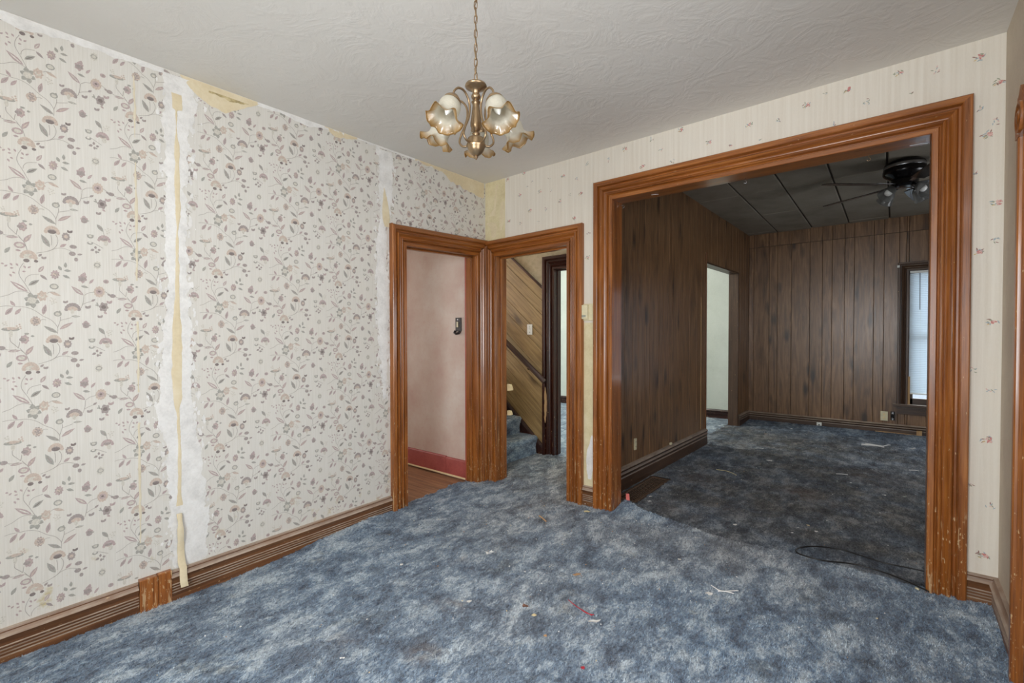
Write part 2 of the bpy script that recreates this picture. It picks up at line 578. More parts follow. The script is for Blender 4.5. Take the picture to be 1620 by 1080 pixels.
def shade_mat(name, inner, rim, trans=0.16, dif=0.38):
    q = NT(name)
    uv = q.node('ShaderNodeAttribute', attribute_name='rim').outputs['Fac']
    n = q.noise(q.coord('Object', (1, 1, 1.2)), 95, 2, 0.5)
    c = q.mix(q.step(uv, 0.25, 0.98, 0, 1), inner, rim)
    d = q.node('ShaderNodeBsdfDiffuse', i_0=c)
    tl = q.node('ShaderNodeBsdfTranslucent', i_0=c)
    g = q.node('ShaderNodeBsdfGlossy', i_Roughness=0.18)
    tp = q.node('ShaderNodeBsdfTransparent', i_0=c)
    bp = q.node('ShaderNodeBump', i_Strength=0.5, i_Distance=0.003, i_Height=n)
    for k in (d, tl, g):
        q.t.links.new(bp.outputs[0], k.inputs['Normal'])
    m1 = q.node('ShaderNodeMixShader', i_0=1 - dif, i_1=d.outputs[0], i_2=tl.outputs[0])
    m2 = q.node('ShaderNodeMixShader', i_0=0.10, i_1=m1.outputs[0], i_2=g.outputs[0])
    m3 = q.node('ShaderNodeMixShader', i_0=trans, i_1=m2.outputs[0], i_2=tp.outputs[0])
    q.t.links.new(m3.outputs[0], q.n['Material Output'].inputs[0])
    return q.m


M['shade'] = shade_mat('frosted_amber_edged_glass', srgb(238, 234, 222), srgb(206, 172, 112))
M['fan_shade'] = shade_mat('clear_ribbed_fan_glass', srgb(190, 190, 188), srgb(200, 200, 198), 0.6, 0.3)
M['bulb'] = plain('frosted_bulb', srgb(236, 236, 232), 0.25)


def slat_mat():
    q = NT('translucent_blind_slat')
    d = q.node('ShaderNodeBsdfDiffuse', i_0=srgb(226, 234, 238))
    t = q.node('ShaderNodeBsdfTranslucent', i_0=srgb(220, 226, 230))
    mx = q.node('ShaderNodeMixShader', i_0=0.45, i_1=d.outputs[0], i_2=t.outputs[0])
    q.t.links.new(mx.outputs[0], q.n['Material Output'].inputs[0])
    return q.m


M['slat'] = slat_mat()

# ------------------------------------------------------------------ profiles
CASING = [(0, 0), (0, .018), (.003, .021), (.024, .021), (.027, .017), (.029, .010), (.034, .009), (.037, .014), (.040, .025), (.045, .029), (.050, .025), (.053, .014),
          (.058, .011), (.066, .013), (.072, .019), (.076, .029), (.082, .034), (.088, .032), (.092, .023), (.096, .017), (.104, .017), (.107, .024),
          (.110, .038), (.115, .042), (.139, .042), (.143, .039), (.145, .034), (.145, 0)]
BASE = [(0, 0), (0, .022), (.046, .022), (.049, .015), (.053, .015), (.056, .023), (.061, .023), (.0635, .015), (.067, .015), (.070, .023), (.075, .023), (.0775, .015),
        (.081, .015), (.084, .023), (.089, .023), (.092, .017), (.104, .017), (.113, .021), (.123, .030), (.130, .033), (.134, .026), (.139, .022), (.147, .018), (.152, .019), (.158, .016), (.160, 0)]
BACKBASE = [(0, 0), (0, .024), (.105, .024), (.110, .020), (.118, .019), (.128, .026), (.140, .030), (.150, .024), (.158, .022), (.166, .030), (.176, .032), (.182, .026), (.190, .020), (.195, 0)]


def board(name, prof, p0, p1, U, N, mat, parent=None, m0=0.0, m1=0.0, us=1.0, vs=1.0):
    """moulding with profile (u across, v proud) run from p0 to p1; m0/m1 mitre the ends"""
    p0, p1 = Vector(p0), Vector(p1)
    Z = (p1 - p0).normalized()
    U = Vector(U); U = (U - Z * U.dot(Z)).normalized()
    Nn = U.cross(Z)
    if Nn.dot(Vector(N)) < 0: Nn = -Nn
    L = (p1 - p0).length
    mb = MB()
    a = [(u * us, v * vs, m0 * u * us) for u, v in prof]
    b = [(u * us, v * vs, L + m1 * u * us) for u, v in prof]
    mb.rings([a, b])
    o = mb.build(name, mat, parent, axes(p0, U, Nn, Z))
    smooth_by_angle(o, 35)
    return o


def beam(name, p0, p1, wdt, thk, U, mat, parent=None):
    """plain squared board centred on p0-p1; width along U"""
    p0, p1 = Vector(p0), Vector(p1)
    Z = (p1 - p0).normalized()
    U = Vector(U); U = (U - Z * U.dot(Z)).normalized()
    V = Z.cross(U)
    mb = MB()
    c = 0.0015
    w2, t2 = wdt / 2, thk / 2
    pr = [(-w2 + c, -t2), (w2 - c, -t2), (w2, -t2 + c), (w2, t2 - c), (w2 - c, t2), (-w2 + c, t2), (-w2, t2 - c), (-w2, -t2 + c)]
    L = (p1 - p0).length
    mb.rings([[(x, y, 0) for x, y in pr], [(x, y, L) for x, y in pr]])
    return mb.build(name, mat, parent, axes(p0, U, V, Z))


# ------------------------------------------------------------------ floors (under the carpets)
def slab(name, x0, x1, y0, y1, f, mat, t, nx=1, ny=1, below=True):
    mb = MB()
    s = -1 if below else 1
    p = [(x0, y0), (x1, y0), (x1, y1), (x0, y1)]
    z = [f(x, y) for x, y in p]
    lo = [(x, y, zz - t) if below else (x, y, zz) for (x, y), zz in zip(p, z)]
    hi = [(x, y, zz) if below else (x, y, zz + t) for (x, y), zz in zip(p, z)]
    mb.hexa(lo + hi)
    return mb.build(name, mat)


sub = lambda x, y: fl(x, y) - 0.012
struct(slab('floor', -0.06, 3.30, -4.36, 0.06, sub, M['subfloor'], 0.12), 'floor under the front room carpet')
struct(slab('floor_hall', -3.2, 1.05, 0.05, 1.14, sub, M['subfloor'], 0.12), 'floor of the stair hall')
struct(slab('floor_back_room', 1.05, 4.95, 0.05, 4.42, sub, M['subfloor'], 0.12), 'floor of the panelled back room')
struct(slab('floor_white_room', -4.4, 1.06, 1.13, 4.42, sub, M['subfloor'], 0.12), 'floor of the white room beyond the hall')
fp = struct(slab('floor_pink_hall', -2.6, -0.05, -1.85, -0.02, lambda x, y: fl(x, y) - 0.03, M['subfloor'], 0.1), 'bare floorboards of the pink hallway')
# floorboards run along the hallway towards the doorway
y = -1.80
k = 0
while y < -0.07:
    wd = 0.085
    mb = MB()
    y1 = min(y + wd - 0.003, -0.06)
    L = 2.45
    mb.hexa([(0, 0, 0), (y1 - y, 0, 0), (y1 - y, .016, 0), (0, .016, 0), (0, 0, L), (y1 - y, 0, L), (y1 - y, .016, L), (0, .016, L)])
    zz = fl(-0.08, y) - 0.029
    Xv = Vector((0, 1, 0.018)).normalized(); Zv = Vector((-1, 0, -0.0108)).normalized()
    mb.build('floorboard', M['floor_wood'], fp, axes((-0.055, y, zz), Xv, Zv.cross(Xv), Zv))
    y += wd
    k += 1

# ------------------------------------------------------------------ ceilings
struct(slab('ceiling', -0.06, 3.32, -4.36, 0.06, ce, M['ceiling'], 0.12, below=False), 'swirled off-white plaster ceiling')
struct(slab('ceiling_hall', -3.2, 1.04, 0.07, 1.12, lambda x, y: 2.72, M['white_wall'], 0.1, below=False), 'ceiling of the stair hall')
struct(slab('ceiling_white_room', -4.4, 1.14, 1.12, 4.42, lambda x, y: 2.70, M['white_wall'], 0.1, below=False), 'ceiling of the white room')
struct(slab('ceiling_pink_hall', -2.6, -0.08, -1.85, -0.02, lambda x, y: 2.60, M['pink'], 0.1, below=False), 'ceiling of the pink hallway')
cb = struct(slab('ceiling_back_room', 0.98, 4.95, 0.08, 4.42, lambda x, y: bce(y) + 0.012, M['tile_joint'], 0.1, below=False), 'dark tiled ceiling of the back room')
XL = [1.10] + [1.60 + 0.405 * k for k in range(0, 9)]
YL = [0.14, 0.33, 1.29, 2.25, 3.21, 4.17, 4.32]
for i in range(len(XL) - 1):
    for j in range(len(YL) - 1):
        x0, x1, y0, y1 = XL[i] + .007, min(XL[i + 1], 4.78) - .007, YL[j] + .003, YL[j + 1] - .003
        if x1 - x0 < .02: continue
        mb = MB()
        dz = random.uniform(-.002, .003)
        c = .006
        z0, z1 = bce(y0) + dz, bce(y1) + dz
        tp = .013
        mb.rings([[(x0, y0, z0 + tp), (x1, y0, z0 + tp), (x1, y1, z1 + tp), (x0, y1, z1 + tp)], [(x0, y0, z0 + c), (x1, y0, z0 + c), (x1, y1, z1 + c), (x0, y1, z1 + c)],
                  [(x0 + c, y0 + c, z0), (x1 - c, y0 + c, z0), (x1 - c, y1 - c, z1), (x0 + c, y1 - c, z1)]])
        mb.build('ceiling_tile', M['tile'], cb)

# ------------------------------------------------------------------ walls of the front room
D1 = (-0.896, -0.125)          # doorway in the left wall (y range)
D2 = (0.133, 0.885)            # doorway in the back wall (x range)
BO = (1.279, 3.010)            # wide cased opening (x range)
J = 0.02                       # jamb thickness
d1z = lambda y: 2.030 + 0.030 * (y + 0.11)
d2z = lambda x: 2.023 + 0.016 * (x - .133)
bz = 2.316

mb = MB()
mb.box((-.13, -4.42, -.25), (0, D1[0] - J, 2.82))
mb.box((-.13, D1[0] - J, 2.055), (0, D1[1] + J, 2.82))
mb.box((-.13, D1[1] + J, -.25), (0, 0.14, 2.82))
wall_left = struct(mb.build('wall_left', M['rough_wall']), 'left wall of the front room under floral wallpaper')

mb = MB()
mb.box((0, 0, -.25), (D2[0] - J, .14, 2.84))
mb.box((D2[0] - J, 0, 2.06), (D2[1] + J, .14, 2.84))
mb.box((D2[1] + J, 0, -.25), (BO[0] - J, .14, 2.95))
mb.box((BO[0] - J, 0, bz + J), (BO[1] + J, .14, 2.95))
mb.box((BO[1] + J, 0, -.25), (4.95, .14, 2.95))
wall_back = struct(mb.build('wall_back', M['rough_wall']), 'back wall of the front room with doorway and wide opening')

mb = MB()
RD = (-1.53, -.722)            # door in the right wall
mb.box((3.262, RD[1] + J, -.25), (3.40, 0.02, 2.84))
mb.box((3.262, RD[0] - J, 2.09), (3.40, RD[1] + J, 2.84))
RW = (-3.05, -1.85)            # window in the right wall
mb.box((3.262, RW[1], -.25), (3.40, RD[0] - J, 2.84)); mb.box((3.262, -4.42, -.25), (3.40, RW[0], 2.84))
mb.box((3.262, RW[0], -.25), (3.40, RW[1], .65)); mb.box((3.262, RW[0], 2.25), (3.40, RW[1], 2.84))
wall_right = struct(mb.build('wall_right', M['side_wall']), 'beige right wall of the front room')

mb = MB()
WINS = [(1.80, 3.10)]
wz0, wz1 = .65, 2.25
mb.box((-.13, -4.42, -.25), (WINS[0][0], -4.30, 2.84)); mb.box((WINS[0][1], -4.42, -.25), (3.40, -4.30, 2.84))
for a, b in WINS:
    mb.box((a, -4.42, -.25), (b, -4.30, wz0)); mb.box((a, -4.42, wz1), (b, -4.30, 2.84))
struct(mb.build('wall_front', M['paper']), 'wall behind the viewpoint with a window')


def window(name, x0, x1, z0, z1, yi, nrm, mat, deep=.11, mid=True):
    """sash window in a wall parallel to x; room side at yi, nrm = +1 if the room lies towards +y"""
    e = struct(empty(name))
    yo = yi - nrm * deep
    c = lambda a: (min(a[0], a[1]), max(a[0], a[1]))
    ym = yi - nrm * deep * .6
    for (p, q, wd, U) in (((x0 + .025, ym, z0), (x0 + .025, ym, z1), .05, (1, 0, 0)), ((x1 - .025, ym, z0), (x1 - .025, ym, z1), .05, (1, 0, 0)),
                          ((x0, ym, z0 + .035), (x1, ym, z0 + .035), .07, (0, 0, 1)), ((x0, ym, z1 - .025), (x1, ym, z1 - .025), .05, (0, 0, 1)), ((x0, ym, (z0 + z1) / 2), (x1, ym, (z0 + z1) / 2), .04, (0, 0, 1))):
        beam('sash_rail', p, q, wd, .035, U, mat, e)
    return e


for i, (a, b) in enumerate(WINS):
    e = window('window_%d' % (i + 1), a, b, wz0, wz1, -4.30, 1, M['trim'])
    board('side_casing', CASING, (a, -4.30, wz0), (a, -4.30, wz1), (-1, 0, 0), (0, 1, 0), M['trim'], e, 0, 1)
    board('side_casing', CASING, (b, -4.30, wz0), (b, -4.30, wz1), (1, 0, 0), (0, 1, 0), M['trim'], e, 0, 1)
    board('head_casing', CASING, (a, -4.30, wz1), (b, -4.30, wz1), (0, 0, 1), (0, 1, 0), M['trim'], e, -1, 1)
    beam('window_sill', (a - .17, -4.28, wz0 - .012), (b + .17, -4.28, wz0 - .012), .09, .025, (0, 1, 0), M['trim'], e)

e = struct(empty('window_2'), 'window in the right wall beside the viewpoint')
for s_, sg in ((RW[0], -1), (RW[1], 1)):
    board('side_casing', CASING, (3.262, s_, wz0), (3.262, s_, wz1), (0, sg, 0), (-1, 0, 0), M['trim'], e, 0, 1)
    beam('sash_rail', (3.33, s_ - sg * .025, wz0), (3.33, s_ - sg * .025, wz1), .05, .035, (0, 1, 0), M['trim'], e)
board('head_casing', CASING, (3.262, RW[0], wz1), (3.262, RW[1], wz1), (0, 0, 1), (-1, 0, 0), M['trim'], e, -1, 1)
for zz in (wz0 + .03, (wz0 + wz1) / 2, wz1 - .025):
    beam('sash_rail', (3.33, RW[0], zz), (3.33, RW[1], zz), .045, .035, (0, 0, 1), M['trim'], e)
beam('window_sill', (3.25, RW[0] - .16, wz0 - .012), (3.25, RW[1] + .16, wz0 - .012), .09, .025, (1, 0, 0), M['trim'], e)


# ------------------------------------------------------------------ door and opening casings
def casing_set(name, label, A, B, hA, hB, axis, face, N, deep, mat, wA=1.0, wB=1.0, zA=None, zB=None, vs=1.0, stops=True):
    """cased opening along one axis ('x' or 'y'); A,B inner edges; N room-side normal sign"""
    e = struct(empty(name), label)
    P = (lambda s, z: (s, face, z)) if axis == 'x' else (lambda s, z: (face, s, z))
    D = Vector((1, 0, 0)) if axis == 'x' else Vector((0, 1, 0))
    Nv = Vector((0, N, 0)) if axis == 'x' else Vector((N, 0, 0))
    fa = fl(*P(A, 0)[:2]) - .02 if zA is None else zA
    fb = fl(*P(B, 0)[:2]) - .02 if zB is None else zB
    board('side_casing', CASING, P(A, fa), P(A, hA), -D, Nv, mat, e, 0, 1, wA, vs)
    board('side_casing', CASING, P(B, fb), P(B, hB), D, Nv, mat, e, 0, 1, wB, vs)
    # head: keep the mitre true although the two side widths differ
    p0, p1 = Vector(P(A, hA)), Vector(P(B, hB))
    o = board('head_casing', CASING, p0, p1, (0, 0, 1), Nv, mat, e, -wA, wB, 1.0, vs)
    # jambs lining the wall thickness
    mid = face - N * deep / 2
    Q = (lambda s, z: (s, mid, z)) if axis == 'x' else (lambda s, z: (mid, s, z))
    ac = Nv
    beam('jamb', Q(A - .01, fa), Q(A - .01, hA + .02), deep - .004, .02, ac, mat, e)
    beam('jamb', Q(B + .01, fb), Q(B + .01, hB + .02), deep - .004, .02, ac, mat, e)
    beam('head_jamb', Q(A, hA + .011), Q(B, hB + .011), deep - .004, .02, ac, mat, e)
    if stops:
        beam('door_stop', Q(A + .006, fa), Q(A + .006, hA), .038, .013, ac, mat, e)
        beam('door_stop', Q(B - .006, fb), Q(B - .006, hB), .038, .013, ac, mat, e)
        beam('door_stop', Q(A, hA - .006), Q(B, hB - .006), .038, .013, ac, mat, e)
    return e


casing_set('trim_1', 'varnished casing of the doorway to the pink hallway', D1[0], D1[1], d1z(D1[0]), d1z(D1[1]), 'y', 0.0, 1, .13, M['trim'], 1.0, .125 / .145)
casing_set('trim_2', 'varnished casing of the doorway to the stair hall', D2[0], D2[1], d2z(D2[0]), d2z(D2[1]), 'x', 0.0, -1, .14, M['trim'], .125 / .145, 1.02)
casing_set('trim_3', 'varnished casing of the wide opening to the back room', BO[0], BO[1], bz, bz, 'x', 0.0, -1, .14, M['trim'], 1.02, 1.0, stops=False)
casing_set('trim_4', 'varnished casing of the door in the right wall', RD[0], RD[1], 2.06, 2.06, 'y', 3.262, -1, .13, M['trim'], 1.0, 1.0)
# carved rosette corner of the right door casing
mb = MB()
mb.box((0, 0, 0), (.03, .165, .165))
mb.lathe([(.0, 0)], 8)
mb = MB()
pts = [(-.0825, 0), (.0825, 0), (.0825, .10), (0, .175), (-.0825, .10)]
mb.rings([[(-.044, a, b) for a, b in pts], [(0, a, b) for a, b in pts]])
o = mb.build('corner_block', M['trim'], bpy.data.objects['trim_4'], loc=(3.262, RD[1] + .0725, 2.05))
mb = MB()
Rr = []
for (r, h) in [(.058, 0), (.056, .012), (.046, .014), (.040, .006), (.028, .006), (.022, .014), (.010, .018), (.001, .018)]:
    Rr.append([(-.044 - h * .5, r * math.cos(t * math.pi / 12), .06 + r * math.sin(t * math.pi / 12)) for t in range(24)])
mb.rings(Rr)
smooth_by_angle(mb.build('rosette', M['trim'], o))
# six-panel door closed in that casing
dr = struct(empty('door_1', (3.30, RD[1] - .004, fl(3.26, -.8) + .015)), 'panelled wooden door in the right wall')
Wd, Hd = RD[1] - RD[0] - .008, 2.03
mb = MB(); mb.box((.0, -Wd, 0), (.028, 0, Hd)); mb.build('door_panel', M['trim'], dr)
for (a, b, c, d) in ((-Wd, -Wd + .11, 0, Hd), (-.11, 0, 0, Hd), (-Wd + .11, -.11, 0, .2), (-Wd + .11, -.11, Hd - .12, Hd), (-Wd + .11, -.11, .86, 1.0), (-Wd / 2 - .05, -Wd / 2 + .05, .2, .86), (-Wd / 2 - .05, -Wd / 2 + .05, 1.0, Hd - .12)):
    mb = MB(); mb.box((-.012, a, c), (0, b, d)); mb.build('door_rail', M['trim'], dr)
for z in (.22, 1.75):
    mb = MB(); mb.lathe([(.0075, -.045), (.0075, .045), (.004, .053)], 10); mb.box((-.002, -.03, -.04), (.002, .0, .04))
    mb.build('hinge', M['brass'], dr, loc=(-.014, .0, z))

# ------------------------------------------------------------------ baseboards
bl = struct(empty('baseboard_left'), 'dusty wooden baseboard along the floral wall')


def fb(x, y): return (x, y, fl(x, y) - .004)


board('baseboard', BASE, fb(0, -4.30), fb(0, -2.533), (0, 0, 1), (1, 0, 0), M['base'], bl)
board('baseboard', BASE, fb(0, -2.400), fb(0, D1[0] - .145), (0, 0, 1), (1, 0, 0), M['base'], bl)
# plain upright block where the board was spliced
for (a, b, t) in ((-2.533, -2.462, .034), (-2.460, -2.400, .026)):
    mb = MB(); z = fl(0, a) - .004; h = .172
    mb.rings([[(0, 0, 0), (t, 0, 0), (t, b - a, 0), (0, b - a, 0)], [(0, 0, h - .004), (t, 0, h - .004), (t, b - a, h - .004), (0, b - a, h - .004)], [(0, 0, h), (t - .004, .003, h), (t - .004, b - a - .003, h), (0, b - a, h)]])
    mb.build('splice_block', M['trim'], bl, loc=(0, a, z))
bb = struct(empty('baseboard_back'), 'short wooden baseboards of the back wall')
board('baseboard', BASE, fb(D2[1] + .147, 0), fb(BO[0] - .147, 0), (0, 0, 1), (0, -1, 0), M['base'], bb)
board('baseboard', BASE, fb(BO[1] + .145, 0), fb(3.262, 0), (0, 0, 1), (0, -1, 0), M['base'], bb, 0, 0)
br = struct(empty('baseboard_right'), 'short wooden baseboard of the right wall')
board('baseboard', BASE, fb(3.262, -.0), fb(3.262, RD[1] + .145), (0, 0, 1), (-1, 0, 0), M['base'], br)
board('baseboard', BASE, fb(3.262, RD[0] - .145), fb(3.262, -4.3), (0, 0, 1), (-1, 0, 0), M['base'], br)

